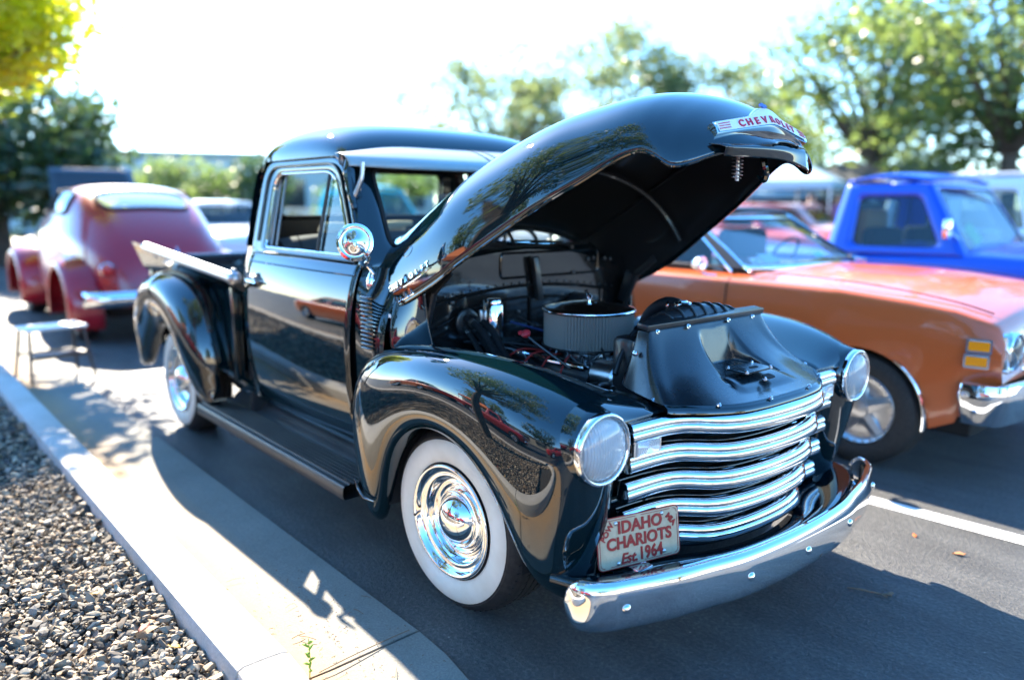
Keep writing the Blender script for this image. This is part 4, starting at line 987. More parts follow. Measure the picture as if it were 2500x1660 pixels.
# rear quarter between door and back wall, upper part
for s in (-1, 1):
    QP = bsurf([[(-1.82+.0*k, s*-(sy(z)), z), (-1.88, s*(-sy(z)-.004), z), (backx(.70, z)+.01, s*(-sy(z)-.022), z), (backx(.66, z), s*(-sy(z)-.055), z)] for k, z in enumerate((1.20, 1.30, 1.45, 1.58, 1.68))], 16, 12)
    mk('cab_quarter', *grid_vf(QP), BLACK, TR)
# roof
fx = [-.945,-.955,-1.03,-1.20,-1.42,-1.65,-1.82,-1.905,-1.915]; fz = [1.655,1.71,1.79,1.835,1.85,1.835,1.785,1.715,1.66]
wy = [.625,.645,.66,.668,.67,.668,.65,.61,.585]
RG = []
for x, z, w_ in zip(fx, fz, wy):
    e = 1.668; row = []
    for t, g in ((-1, 0), (-1.0, .35), (-.93, .72), (-.66, .98), (-.3, 1.04), (0, 1.05), (.3, 1.04), (.66, .98), (.93, .72), (1.0, .35), (1, 0)):
        row.append((x, w_*t, min(e, z)+(z-min(e, z))*g))
    RG.append(row)
rf = mk('roof', *grid_vf(bsurf(RG, 60, 60)), BLACK, TR); rf['label'] = 'domed black cab roof'
# windshield surround
def wx(y, z): return -.555-(z-1.255)*.78-.155*(y/.72)**2*(1-.35*(z-1.2)/.45)
WO, WI = by_corner([(-.735,1.20),(.735,1.20),(.64,1.68),(-.64,1.68)], [(-.60,1.268),(.60,1.268),(.555,1.615),(-.555,1.615)], [.01,.01,.06,.06], [.07,.07,.05,.05])
rows = np.array([[(wx(y, z)+d, y, z-.0) for y, z in (WO+(WI-WO)*f)] for f, d in ((0, -.004), (.2, .004), (.45, .010), (.7, .006), (.92, .0), (1., -.012), (1., -.04))])
wsf = mk('windshield_frame', *grid_vf(rows, False, True), BLACK, TR); sharp(wsf, 60)
b = MB(); Q = [(wx(y, z)-.004, y, z) for y, z in WI]; b.tube(Q+[Q[0]], .009, 8, False); b.build('windshield_seal', FLAT, wsf)
zz = np.linspace(1.26, 1.622, 8); wsg = np.array([[(wx(y, z)-.010, y, z) for z in zz] for y in np.linspace(-.605, .605, 21)])
mk('windshield', *grid_vf(wsg), PANE, wsf)
b = MB(); b.tube([(wx(0, z)-.006, 0, z) for z in np.linspace(1.262, 1.62, 6)], .008, 8); b.build('windshield_divider', SATIN, wsf)
# visor
VS = []
for y in (-.685,-.66,-.58,-.42,-.2,0,.2,.42,.58,.66,.685):
    k = min(1, max(0, (.69-abs(y))/.25)); k = k*k*(3-2*k)
    xb = -.955-.07*(y/.66)**2*0; 
    VS.append([(-1.02, y*.97, 1.675+.050*k), (-.965, y, 1.676+.040*k), (-.915+.03*k, y, 1.669+.028*k), (-.89+.075*k, y, 1.655+.017*k), (-.872+.115*k, y, 1.641+.002*k), (-.862+.124*k, y, 1.626-.008*k), (-.865+.117*k, y, 1.618-.012*k)])
vsr = mk('sun_visor', *grid_vf(bsurf(VS, 60, 24)), mat('visor_sky_sheen', (.30, .36, .38), .34, 0, .6, coat_rough=.12), TR); solid(vsr, .004); vsr['label'] = 'outside metal sun visor above the windshield'  # pale base colour stands in for bright sky reflected in the visor
b = MB()
for y in (.02, .085): b.tube([(-1.0, y, 1.722), (-.93, y, 1.711), (-.86, y, 1.693), (-.80, y, 1.670), (-.758, y, 1.642)], .0035, 6)
b.build('visor_seam', FLAT, vsr)
for s in (-1, 1):
    b = MB(); b.tube(cr([(-.80, s*.655, 1.632), (-.80, s*.662, 1.57), (-.815, s*.675, 1.52), (-.83, s*.685, 1.485)], 12), [.009]*4+[.011]*4+[.012]*4, 8); b.build('visor_bracket', ALU, vsr)
    b = MB(); b.tube(cr([(-.90, s*.668, 1.645), (-.87, s*.677, 1.57), (-.835, s*.69, 1.49), (-.80, s*.697, 1.44)], 14), [.012,.02,.026,.028,.028,.026,.024,.022,.02,.018,.016,.014,.012,.008], 10); o = b.build('visor_arm', BLACK, vsr)
    b = MB(); b.lathe([(.022, -.006), (.022, .004), (.014, .009), (.0005, .010)], 14, 'y', (-.945, s*.672, 1.645)); b.build('visor_pivot', DULL, vsr)
# wipers
for s in (-1, 1):
    b = MB(); b.tube(cr([(-.55, s*.18+.16, 1.262), (-.545, s*.18+.06, 1.283), (-.56, s*.18-.10, 1.292)], 10), .005, 6); b.tube([(-.545, s*.18+.10, 1.288), (-.565, s*.18-.22, 1.30)], .004, 6); b.lathe([(.012, 0), (.012, .016), (.0005, .02)], 12, 'z', (-.55, s*.18+.16, 1.250)); b.build('wiper', SATIN, TR)
# mirror
mr = MB(); mc = Vector((-.445, -.90, 1.320)); mn = Vector((.70, -.68, .12)).normalized(); mrot = mn.to_track_quat('Z', 'Y').to_matrix()
mr.lathe([(.0005, -.030), (.03, -.028), (.058, -.018), (.068, -.006), (.0715, .002), (.070, .006), (.060, .008), (.056, .004), (.05, .004), (.022, .014), (.016, .02), (.0005, .021)], 44, 'z', mc, mrot)
mo = mr.build('side_mirror', CHROME, TR, ang=50); mo['label'] = 'round chrome mirror on the near door'
b = MB(); b.tube(cr([mc+mn*.012, mc+mn*.030+Vector((.02, .01, -.02)), (-.42, -.862, 1.272), (-.455, -.842, 1.248), (-.50, -.825, 1.235), (-.50, -.79, 1.195)], 24), .0075, 9); b.build('mirror_arm', CHROME, mo)
b = MB(); b.lathe([(.03, -.004), (.03, .004), (.02, .010), (.0005, .012)], 20, 'z', (-.555, -.775, 1.165), Vector((.2, -1, .3)).to_track_quat('Z', 'Y').to_matrix() @ Matrix.Diagonal((.6, 1.3, 1))); b.build('mirror_base', CHROME, mo)
# interior
st = MB()
SB = bsurf([[(-1.60,y,.95),(-1.58,y,1.10),(-1.63,y,1.27),(-1.70,y,1.325-.05*(abs(y)/.6)**4),(-1.76,y,1.30),(-1.78,y,1.1)] for y in (-.64,-.60,-.35,-.05,.3,.60,.64)], 30, 20); st.grid(SB)
SB = bsurf([[(-1.66,y,.93),(-1.62,y,1.0),(-1.35,y,1.02),(-1.14,y,1.0),(-1.10,y,.93),(-1.12,y,.84)] for y in (-.64,-.60,-.35,-.05,.3,.60,.64)], 30, 16); st.grid(SB)
sto = st.build('seat', CLOTH, TR); sto['label'] = 'grey cloth bench seat'
b = MB()
for y in np.linspace(-.55, .55, 9): b.tube([(-1.585,y,1.08),(-1.63,y,1.25),(-1.69,y,1.313)], .003, 5)
stuff(b.build('seat_seam', FLAT, sto))
b = MB(); DS = bsurf([[(-.66,y,1.235-.02*(y/.7)**2),(-.76,y,1.25),(-.86,y,1.235),(-.88,y,1.16),(-.84,y,1.02)] for y in (-.68,-.4,0,.4,.68)], 20, 14); b.grid(DS); b.build('dashboard', SATIN, TR)
b = MB(); swm = frame((-1.06, .37, 1.17), (0, 1, 0), (.5, 0, .86))
b.tube([swm @ Vector((.19*math.cos(a), .19*math.sin(a), 0)) for a in np.linspace(0, 2*math.pi, 41)], .011, 8, False)
for a in (0, 2.1, 4.2): b.tube([swm @ Vector((.19*math.cos(a), .19*math.sin(a), 0)), swm @ Vector((0, 0, -.03))], .008, 6)
b.tube([swm @ Vector((0, 0, -.03)), (-.80, .37, .98)], .025, 8); b.build('steering_wheel', SATIN, TR)
b = MB(); b.box((-.80, .06, 1.545), (.03, .20, .055), bev=.012); b.tube([(-.80,.06,1.57),(-.78,.06,1.61)], .006, 6); b.build('rear_view_mirror', SATIN, TR)
for s in (-1, 1):
    b = MB(); b.grid([[(x, s*.71, z) for z in (.5, .9, 1.2)] for x in np.linspace(-1.78, -.68, 4)]); b.build('door_card', FLAT, TR)
b = MB(); b.grid([[(x, y, .52) for y in (-.7, 0, .7)] for x in (-1.95, -1.2, -.5)]); b.build('cab_floor', FLAT, TR)
b = MB(); b.grid(bsurf([[(x*.985-.02, y*.96, z-.03) for x, y, z in r_] for r_ in RG], 20, 20)); b.build('headliner', FLAT, TR)
# ---- running boards, sills
for s in (-1, 1):
    rb = MB(); prof_b = [(-.60,.355),(-.64,.335),(-.66,.312),(-.70,.305)]
    ribs = []
    for k in range(7): y = -.703-k*.0222; ribs += [(y,.302),(y-.003,.311),(y-.012,.311),(y-.015,.302)]
    prof_b += ribs+[(-.862,.305),(-.874,.302),(-.880,.292),(-.882,.262),(-.878,.245),(-.868,.242),(-.70,.245)]
    rows = []
    for x in [-2.40]+list(np.linspace(-2.38, -.66, 10))+[-.645]:
        rows.append([(x, s*-(y*-1)*1 if False else (-y*s if s > 0 else y), z) for y, z in prof_b])
    o = mk('running_board', *grid_vf(rows), STEP, TR); sharp(o, 40)
    if s < 0: o['label'] = 'ribbed dark running board below the near door'
    SP = bsurf([[(x, s*.725, .50), (x, s*.715, .43), (x, s*.69, .38), (x, s*.62, .35)] for x in np.linspace(-2.3, -.55, 5)], 8, 12); mk('sill_apron', *grid_vf(SP), BLACK, TR)
# ---- bed
for s in (-1, 1):
    b = MB(); b.grid([[(x, s*.72, z) for z in (.48, .8, 1.06)] for x in (-3.64, -3.0, -2.05)]); b.grid([[(x, s*.69, z) for z in (.52, .8, 1.06)] for x in (-3.64, -3.0, -2.05)]); b.grid([[(x, s*.72, .97), (x, s*.775, 1.02), (x, s*.838, 1.078+.094*max(0, -(x+1.80))/1.5)] for x in (-3.64, -3.2, -2.6, -1.98)]); o = b.build('bed_side', BLACK, TR)  # outer flare added under the rail to keep sunlight out of the shadow
    for x in (-2.12, -2.9, -3.58):
        q = MB(); q.box((x, s*.735, .76), (.05, .03, .58), bev=.006); q.build('stake_pocket', BLACK, o)
    q = MB(); q.tube([(x, s*.845, 1.078+.094*max(0, -(x+1.80))/1.5) for x in np.linspace(-1.80, -3.30, 8)], .030, 14); q.build('bed_rail', ALU, o, ang=50)
    q = MB(); q.lathe([(.034, -.03), (.038, .0), (.036, .02), (.02, .040), (.0005, .045)], 18, 'x', (-1.80, s*.845, 1.078)); q.lathe([(.012, 1.09), (.016, 1.115), (.010, 1.13), (.0005, 1.131)], 14, 'z', (-1.80, s*.845, 0)); q.tube([(-1.82, s*.84, 1.06), (-1.86, s*.79, 1.03), (-1.90, s*.74, 1.0)], .016, 8); q.build('rail_fitting', DULL, o)
    q = MB(); q.tube([(-3.2, s*.845, 1.16), (-3.2, s*.76, 1.06)], .014, 8); q.build('rail_post', DULL, o)
b = MB(); b.box((-3.66, 0, .80), (.03, 1.46, .52), bev=.008); b.tube([(-3.66, -.72, 1.07), (-3.66, .72, 1.07)], .022, 12); b.build('tailgate', BLACK, TR)
WOOD = mat('bed_boards', (.10, .055, .03), .5, 0, .3)
for k in range(8): b = MB(); b.box((-2.85, -.60+k*.172, .58), (1.57, .160, .02), bev=.003); b.build('bed_plank', WOOD, TR)
b = MB(); b.box((-2.02, 0, .62), (.05, 1.40, .70), bev=.01); b.build('cab_gap_light_block', SATIN, TR)  # filler box added to stop sunlight passing between cab and bed
b = MB(); b.grid([[(-2.05, y, z) for z in (.5, .8, 1.1)] for y in (-.7, 0, .7)]); b.build('bed_front_panel', BLACK, TR)
# rear fenders
RF = []
def rsec(x, zb, zt, yo, k=1.):
    return [(x, -.80, zb+.01), (x, -.875*k-.125*.86*(1-k), zb), (x, -yo+.02, zb+(zt-zb)*.35), (x, -yo, zb+(zt-zb)*.62), (x, -yo+.012, zb+(zt-zb)*.92), (x, -.80, zt+.035), (x, -.715, zt-.0)]
for x, zb, zt, yo in ((-2.24,.33,.50,.80),(-2.25,.31,.62,.87),(-2.31,.29,.80,.92),(-2.40,.30,.905,.945),(-2.52,.40,.98,.955),(-2.64,.57,1.015,.96),(-2.80,.685,1.035,.96),(-2.96,.705,1.035,.96),(-3.12,.665,1.015,.955),(-3.28,.54,.955,.945),(-3.42,.38,.86,.93),(-3.52,.33,.74,.90),(-3.60,.33,.60,.85),(-3.62,.34,.50,.78)):
    RF.append(rsec(x, zb, zt, yo))
V, Fc = grid_vf(bsurf(RF, 70, 40)); rfo = lr('rear_fender', V, Fc, BLACK, post=lambda o: solid(o, .004, 0))
rfo[0]['label'] = 'rounded rear fender over the near whitewall wheel'
# chassis: something dark beneath so daylight does not pass through
b = MB(); b.box((-1.5, 0, .45), (4.1, 1.24, .12), bev=.01); b.box((-.0, 0, .40), (.16, 1.36, .10), bev=.02); b.box((-2.946, 0, .38), (.16, 1.36, .12), bev=.02); b.build('chassis', FLAT, TR)
# pale cloth on the seat back
cl = bsurf([[(-1.66,y,1.315+.02*math.sin(y*9)),(-1.64,y,1.352+.012*math.sin(y*14)),(-1.68,y,1.368+.008*math.cos(y*11)),(-1.72,y,1.345),(-1.74,y,1.31)] for y in np.linspace(-.40,.15,9)], 40, 14)
co = mk('folded_cloth', *grid_vf(cl), mat('cream_cloth', (.62, .55, .40), .9)); solid(co, .006); tag(co, 'cream folded cloth lying along the top of the grey seat back', 'cloth')
# ------------------------------------------------------------------ other vehicles
def fi(tab, x): return float(np.interp(x, [t[0] for t in tab], [t[1] for t in tab]))
INTERIOR = mat('car_interior', (.02, .022, .026), .8)
def road_wheel(parent, loc, r, wd, side, style='plain', tyre_m=None):
    """rim mesh is the wheel part; tyre is its child. side -1 = outer face toward -y"""
    rr = r*.62
    pr = [(rr, .012), (rr*1.03, .004), (rr*.96, -.004), (rr*.88, -.03), (rr*.55, -.045), (rr*.30, -.02), (rr*.25, .0), (.0005, .004)]
    m = MB(); m.lathe([(a, side*b) for a, b in pr], 40, 'y')
    o = m.build('wheel', ALU if style != 'chrome' else CHROME, parent, ang=40); o.location = loc
    w0 = -side*wd
    tp = [(rr*.99, .0), (rr*1.12, .014), (r*.86, .016), (r*.95, .004), (r*.985, -.012), (r, -.03), (r, -wd*.3), (r*.985, -wd*.31), (r*.985, -wd*.34), (r, -wd*.35), (r, -wd*.62), (r*.985, -wd*.63), (r*.985, -wd*.66), (r, -wd*.67), (r, -wd+.03), (r*.95, -wd), (rr, -wd)]
    t = MB(); t.lathe([(a, side*b) for a, b in tp], 56, 'y'); t.build('tyre', RUBBER, o, ang=30)
    if style == 'spoke':
        s = MB()
        for k in range(5):
            a = k/5*2*math.pi+.35; c, sn = math.cos(a), math.sin(a); q = np.array([-sn, 0, c]); d = np.array([c, 0, sn])
            P = [[d*rad+q*wv+np.array([0, side*h, 0]) for wv, h in ((-wid, -.045), (-wid*.9, dep-.012), (0, dep), (wid*.9, dep-.012), (wid, -.045))] for rad, wid, dep in ((rr*.22, .05, .004), (rr*.45, .04, -.004), (rr*.70, .036, -.012), (rr*.90, .042, -.014))]
            s.grid(P)
        stuff(s.build('spoke', ALU, o, ang=30))
        s = MB(); s.lathe([(rr*.30, side*-.01), (rr*.28, side*.008), (rr*.18, side*.014), (.0005, side*.015)], 24, 'y'); s.build('hub_cap', ALU, o)
        bt_ = MB()
        for k in range(28): a = k/28*2*math.pi; bt_.lathe([(.006, 0), (.006, side*.008), (.0005, side*.01)], 8, 'y', (rr*.945*math.cos(a), -side*.002, rr*.945*math.sin(a)))
        stuff(bt_.build('rim_rivet', CHROME, o))
        d = MB(); d.lathe([(rr*.92, side*-.055), (rr*.1, side*-.06)], 30, 'y'); d.build('wheel_back', FLAT, o)
    return o
def car(name, label, cat, spec, paint_m, loc, rz, group=None, hi=False):
    root = thing(name, label, cat, loc, rz, group)
    S = spec; x0, x1 = S['ends']; n = 130 if hi else 70
    xs = np.unique(np.concatenate([np.linspace(x0, x1, n)]+[xw+S['arch']*np.cos(np.linspace(0.03, math.pi-.03, 17)) for xw in S['axles']]))
    nv = 30 if hi else 18; rows = []
    for x in xs:
        w_ = fi(S['half'], x); zt = fi(S['top'], x); zs = fi(S['shoulder'], x); zb = fi(S['bottom'], x); tuck = S.get('tuck', .03); zb0 = zb
        zba = zb0
        for xw in S['axles']:
            d = abs(x-xw)
            if d < S['arch']: zba = max(zba, S['rw']+math.sqrt(S['arch']**2-d*d)*S.get('archk', 1.0))
        zm = zb+(zs-zb)*.45
        cre = S.get('crease', .008)
        c = [(-(w_-tuck), zb), (-(w_-tuck*.6), zb+min(.05, (zs-zb)*.2)), (-w_, zm), (-(w_+cre), zb+(zs-zb)*.66), (-(w_-.012), zs-(zs-zb)*.14), (-(w_-.045), zs-.008), (-(w_-.11), zs+.004), (-w_*.62, zs+(zt-zs)*.72), (-w_*.3, zt), (0, zt+.004)]
        if S.get('crisp'): c = [(-(w_-tuck), zb), (-(w_-tuck*.6), zb+min(.05, (zs-zb)*.2)), (-w_, zm), (-(w_+cre), zb+(zs-zb)*.62), (-(w_+cre*.6), zb+(zs-zb)*.78), (-(w_-.010), zs-.045), (-(w_-.022), zs-.006), (-(w_-.045), zs+.004), (-(w_-.13), zs+.010), (-w_*.62, zs+.012+(zt-zs-.012)*.55), (-w_*.3, zt), (0, zt+.004)]
        q = bs(np.array(c), nv)
        if zba > zb0:
            hi_ = q[:, 1] >= zba; yy_ = np.interp(zba, q[:nv-2, 1], q[:nv-2, 0]); q[~hi_] = (yy_, zba)
        full = np.vstack([q, np.stack([-q[-2::-1, 0], q[-2::-1, 1]], 1)])
        rows.append([(x, y, z) for y, z in full])
    rows = np.array(rows); k = rows.shape[1]
    V, Fc = grid_vf(rows); Fc += [tuple(range(k)), tuple((len(xs)-1)*k+i for i in range(k))[::-1]]
    body = mk('body', V, Fc, paint_m, root); sharp(body, 38)
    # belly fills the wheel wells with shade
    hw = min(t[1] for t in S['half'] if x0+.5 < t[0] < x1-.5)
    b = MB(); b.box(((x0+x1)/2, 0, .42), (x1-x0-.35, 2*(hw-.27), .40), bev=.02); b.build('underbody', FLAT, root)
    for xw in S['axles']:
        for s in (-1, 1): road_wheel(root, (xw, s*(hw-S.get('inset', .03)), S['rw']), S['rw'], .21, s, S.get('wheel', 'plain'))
    # greenhouse
    G = S['cab']; (ax, aw, az), (bx_, bw, bz), (cx, cw_, cz), (dx, dw, dz) = G['ws_base'], G['ws_top'], G['rw_top'], G['rw_base']
    crown = G.get('crown', .05); bulge = G.get('bulge', .10)
    rr_ = []
    for t in np.linspace(0, 1, 9):
        x = bx_+(cx-bx_)*t; w_ = bw+(cw_-bw)*t; z = bz+(cz-bz)*t+crown*math.sin(math.pi*min(1, max(0, t*.9+.05)))
        rr_.append([(x+bulge*.5*(1-t)*(1-u*u)*1.0, w_*u, z+ (crown*.7)*(1-abs(u)**3)-.0) for u in np.linspace(-1, 1, 13)])
    rg = np.array(rr_); rg2 = bsurf(rg, 24, 30)
    rfm = G.get('roof_mat', paint_m)
    ro = mk('roof', *grid_vf(rg2), rfm, root); solid(ro, .03, -1)
    gl = G.get('glass', PANE_DK)
    def panel(nm, Q, cells, mtl, bul=0., thick=.03):
        """panel on the quad Q (base-front, base-rear, top-rear, top-front) with rounded window cells (u0,u1,[opening u a,b, v c,d], r)"""
        Q = [np.array(q, float) for q in Q]
        def at(u, v):
            p = (1-v)*((1-u)*Q[0]+u*Q[1])+v*((1-u)*Q[3]+u*Q[2]); return p+np.array([bul*(1-(2*u-1)**2)*(1-.4*v), 0, 0])
        for k, (u0, u1, a_, b_, c_, d_, r_) in enumerate(cells):
            O, I = by_corner([(u0, 0), (u1, 0), (u1, 1), (u0, 1)], [(a_, c_), (b_, c_), (b_, d_), (a_, d_)], [.002]*4, [r_]*4, 6, 8)
            rows = [[at(*q) for q in O+(I-O)*f] for f in (0, .33, .66, 1.)]
            fr = mk(nm+'_frame', *grid_vf(rows, False, True), mtl, root); solid(fr, thick, 0)
            mk(nm, [at(*q) for q in I], [tuple(range(len(I)))], gl, fr, False)
            b = MB(); lp2 = [at(*q) for q in I]; b.tube(lp2+[lp2[0]], .011, 6, False); b.build('window_seal', FLAT, fr)
    pm_ = G.get('pillar_mat', paint_m); mg = G.get('mg', (.06, .05, .06, .10, .05))
    if G.get('ws_frame', True):
        w0 = G.get('wsm', .05); panel('windshield', [(ax, -aw, az), (ax, aw, az), (bx_, bw, bz), (bx_, -bw, bz)], [(0, 1, w0, 1-w0, .07, .93, .05)], pm_, bulge, .02)
    rwm = G.get('rwm', (.10, .16, .90))
    panel('rear_window', [(dx, -dw, dz), (dx, dw, dz), (cx, cw_, cz), (cx, -cw_, cz)], [(0, 1, rwm[0], 1-rwm[0], rwm[1], rwm[2], .09)], rfm, -bulge*.6, .03)
    posts = [0]+list(G.get('posts', ()))+[1]
    for s in (-1, 1):
        cells = []
        for u0, u1 in zip(posts[:-1], posts[1:]):
            a_ = u0+(mg[0] if u0 == 0 else mg[2]*.5); b_ = u1-(mg[3] if u1 == 1 else mg[2]*.5); cells.append((u0, u1, a_, b_, mg[1], 1-G.get('mtop', .08), G.get('wr', .06)))
        panel('side_window', [(ax, s*aw, az), (dx, s*dw, dz), (cx, s*cw_, cz), (bx_, s*bw, bz)], cells, G.get('side_mat', paint_m))
    # interior: seats and dash seen through the glass
    b = MB(); b.box(((ax+dx)/2, 0, az-.22), (abs(ax-dx)*.96, 2*min(aw, dw)*.92, .20)); b.build('cabin_floor', INTERIOR, root)
    for t in G.get('seats', (.45, .8)):
        for s in (-.5, .5):
            b = MB(); b.box((ax+(dx-ax)*t, s*aw, az+.02), (.16, aw*.72, .42), bev=.06); b.build('seat', G.get('seat_mat', INTERIOR), root)
    b = MB(); b.tube([(ax-.42+.09*math.cos(a), .36*aw/.7+.17*math.sin(a), az+.02+.15*math.cos(a)) for a in np.linspace(0, 2*math.pi, 25)], .010, 6, False); b.build('steering_wheel', INTERIOR, root)
    return root, body
def simple_lights(root, x, w_, z, m_front, r=.085, back=None, zb=.7):
    for s in (-1, 1):
        b = MB(); b.lathe([(r*1.15, -.03), (r*1.18, .012), (r, .02), (r*.95, .005), (r*.6, .02), (.0005, .028)], 24, 'x', (x, s*w_, z)); b.build('headlight', CHROME, root)
        if back is not None: b = MB(); b.box((back, s*w_*1.02, zb), (.03, .09, .16), bev=.01); b.build('tail_light', mat('tail_red', (.35, .01, .01), .2, 0, .5), root)
def bar_bumper(root, x, w_, z, h, sgn, nm='bumper', wrap=.28, m=None):
    P = []
    for u in np.linspace(-1, 1, 25):
        bx2 = x-sgn*wrap*max(0, abs(u)-.78)**2/.0484*.5-sgn*.03*u*u
        P.append([(bx2+sgn*d, w_*u, z+dz) for d, dz in ((-.05, h*.5), (.0, h*.5), (.03, h*.2), (.03, -.2*h), (0, -h*.5), (-.05, -h*.5))])
    o = mk(nm, *grid_vf(P), m or CHROME, root); solid(o, .006); return o

# ---- orange muscle car beside the truck
ORANGE = mat('burnt_orange_paint', (.56, .108, .026), .30, .0, .7)
_v = objco(ORANGE); bump(ORANGE, noise(ORANGE, _v, 5, 2), .01, .02)
VINYL = mat('black_vinyl', (.02, .022, .026), .38)
osp = dict(ends=(-4.15, .86), axles=(.17, -2.67), rw=.325, arch=.372, archk=.97, wheel='spoke', inset=.045,
    half=[(-4.15,.80),(-4.0,.90),(-3.0,.955),(-1.5,.965),(0,.965),(.5,.95),(.75,.925),(.86,.90)],
    top=[(-4.15,.86),(-4.0,.98),(-3.3,1.03),(-2.7,1.03),(-.75,1.065),(-.55,1.06),(-.2,1.065),(.2,1.05),(.55,1.01),(.75,.955),(.82,.92),(.86,.86)],
    shoulder=[(-4.15,.80),(-4.0,.95),(-3.3,1.0),(-2.5,1.02),(-1.5,1.0),(-.75,1.0),(0,.995),(.4,.965),(.62,.935),(.76,.895),(.82,.87),(.86,.80)],
    bottom=[(-4.15,.45),(-3.9,.32),(-3.0,.23),(0,.23),(.45,.24),(.70,.36),(.71,.52),(.86,.58)], tuck=.05, crease=.012, crisp=True,
    cab=dict(ws_base=(-.70,.76,1.045), ws_top=(-1.24,.62,1.375), rw_top=(-2.25,.61,1.375), rw_base=(-2.85,.72,1.05), crown=.035, bulge=.17, roof_mat=VINYL, mg=(.06,.03,.05,.17,.0), mtop=.04, wr=.03, wsm=.012, pillar_mat=CHROME, side_mat=VINYL, glass=PANE, seats=(.36,.72)))
OC, ob_ = car('muscle_car', 'burnt orange muscle car with black roof parked beside the pickup', 'car', osp, ORANGE, (0, 2.86, 0), 0, None, True)
s = -1
W0 = .965
# windshield chrome reveal, hood seam, door seam, marker lamps, bezel, grille, bumper (both sides where mirrored)
b = MB(); b.tube([(.60+.0*t, -.80+.02*math.sin(t), .958) for t in (0, 1)], .001, 4)
hs = [( -.66,-.775,1.052),(-.4,-.785,1.041),(0,-.79,1.03),(.35,-.79,1.0),(.6,-.785,.963),(.76,-.76,.92)]
for sgn in (1, -1):
    b = MB(); b.tube(cr([(x, y*sgn, z+.0) for x, y, z in hs], 24), .004, 5); b.build('hood_seam', FLAT, OC)
    b = MB(); b.tube([(-.71, -sgn*.925, 1.008), (-.71, -sgn*.962, .95), (-.71, -sgn*.978, .75), (-.71, -sgn*.968, .5), (-.71, -sgn*.945, .30)], .004, 5); b.build('door_seam', FLAT, OC)
    # wheel-arch chrome lip
    b = MB(); b.tube([(.17+.374*math.cos(a), -sgn*(.952-.012*0), .325+.368*math.sin(a)) for a in np.linspace(-.12, math.pi+.12, 30)], .009, 8); b.build('arch_trim', CHROME, OC)
    b = MB(); b.tube([(-.64,-sgn*.80,1.045),(-.74,-sgn*.745,1.065),(-1.24,-sgn*.625,1.385)], .012, 8); b.build('pillar_trim', CHROME, OC)
    b = MB(); b.tube([(-.78,-sgn*.80,1.03),(-1.29,-sgn*.66,1.385),(-2.2,-sgn*.64,1.385)], .010, 8); b.build('drip_rail', CHROME, OC)
    # amber marker lamps
    for z0, z1, xo in ((.800, .742, 0), (.722, .664, -.006)):
        fm = frame((.762+xo, -sgn*.930, (z0+z1)/2), (1, sgn*.28, 0), (-.06, 0, 1))
        V, Fc = plate(rrect(.115, .074, .008), fm, .012); 
        if sgn < 0: V = [(x, y, z) for x, y, z in V]
        o = mk('marker_lamp', V, Fc, CHROME, OC, False)
        fm2 = fm @ Matrix.Translation((0, 0, .0125 if sgn > 0 else -.0035)); V, Fc = plate(rrect(.098, .056, .006), fm2, .003); mk('clear_lens', V, Fc, mat('smoky_lens', (.25, .25, .24), .1, 0, .8), o, False)
        fm3 = fm @ Matrix.Translation((0, 0, .0155 if sgn > 0 else -.0065)); V, Fc = plate(rrect(.094, .046, .005), fm3, .003); mk('amber_lens', V, Fc, AMBER, o, False)
    # headlight in chrome bezel
    hc = (.852, -sgn*.735, .735)
    b = MB(); b.add(*plate(rrect(.26, .205, .03), frame((.838, -sgn*.745, .735), (-.12*sgn, -sgn*1 if sgn < 0 else 1, 0), (-.1, 0, 1)), .02)); b.build('headlight_bezel', CHROME, OC, False)
    b = MB(); b.lathe([(.098, -.02), (.100, .02), (.092, .026), (.090, .012)], 32, 'x', hc); ho = b.build('headlight', CHROME, OC)
    b = MB(); b.lathe([(.089, .012), (.07, .026), (.04, .036), (.0005, .04)], 32, 'x', hc); b.build('lamp_lens', LENS, ho)
    b = MB(); b.lathe([(.089, .010), (.06, -.02), (.0005, -.05)], 24, 'x', hc); b.build('lamp_reflector', REFL, ho)
# grille: two framed openings with slats
gm = mk('grille', *grid_vf([[(.835, y, z) for z in (.60, .86)] for y in (-.60, 0, .60)]), FLAT, OC)
for z0, z1 in ((.62, .725), (.735, .84)):
    b = MB(); Lp = [(.855, x, (z0+z1)/2+z) for x, z in rrect(1.18, z1-z0, .02)]; b.tube(Lp+[Lp[0]], .009, 8, False); b.build('grille_frame', CHROME, gm)
    for k in range(4):
        z = z0+(z1-z0)*(k+1)/5; b = MB(); b.tube([(.848, -.58, z), (.856, 0, z), (.848, .58, z)], .003, 6); b.build('grille_slat', ALU, gm)
# bumper with wrapped ends
bp = cr(np.array([(-.945,.70),(-.95,.78),(-.93,.85),(-.87,.90),(-.72,.925),(-.4,.955),(0,.965)]), 30); bp = np.vstack([bp, np.stack([-bp[-2::-1, 0], bp[-2::-1, 1]], 1)])
T = np.gradient(bp, axis=0); nn = np.stack([-T[:, 1], T[:, 0]], 1); nn /= np.linalg.norm(nn, axis=1)[:, None]; nn *= np.where((nn[:, 1]+.7*bp[:, 0]*nn[:, 0]) < 0, -1, 1)[:, None]
pr_ = [(-.05,.575),(-.01,.580),(.006,.572),(.012,.545),(.016,.52),(.012,.49),(-.012,.42),(-.03,.365),(-.05,.36)]
rows = np.array([[(q[1]+d*n_[1], q[0]+d*n_[0], z) for d, z in pr_] for q, n_ in zip(bp, nn)]); o = mk('front_bumper', *grid_vf(rows), CHROME, OC); solid(o, .004, 1); sharp(o, 40)
bar_bumper(OC, -4.2, .90, .50, .16, -1, 'rear_bumper')
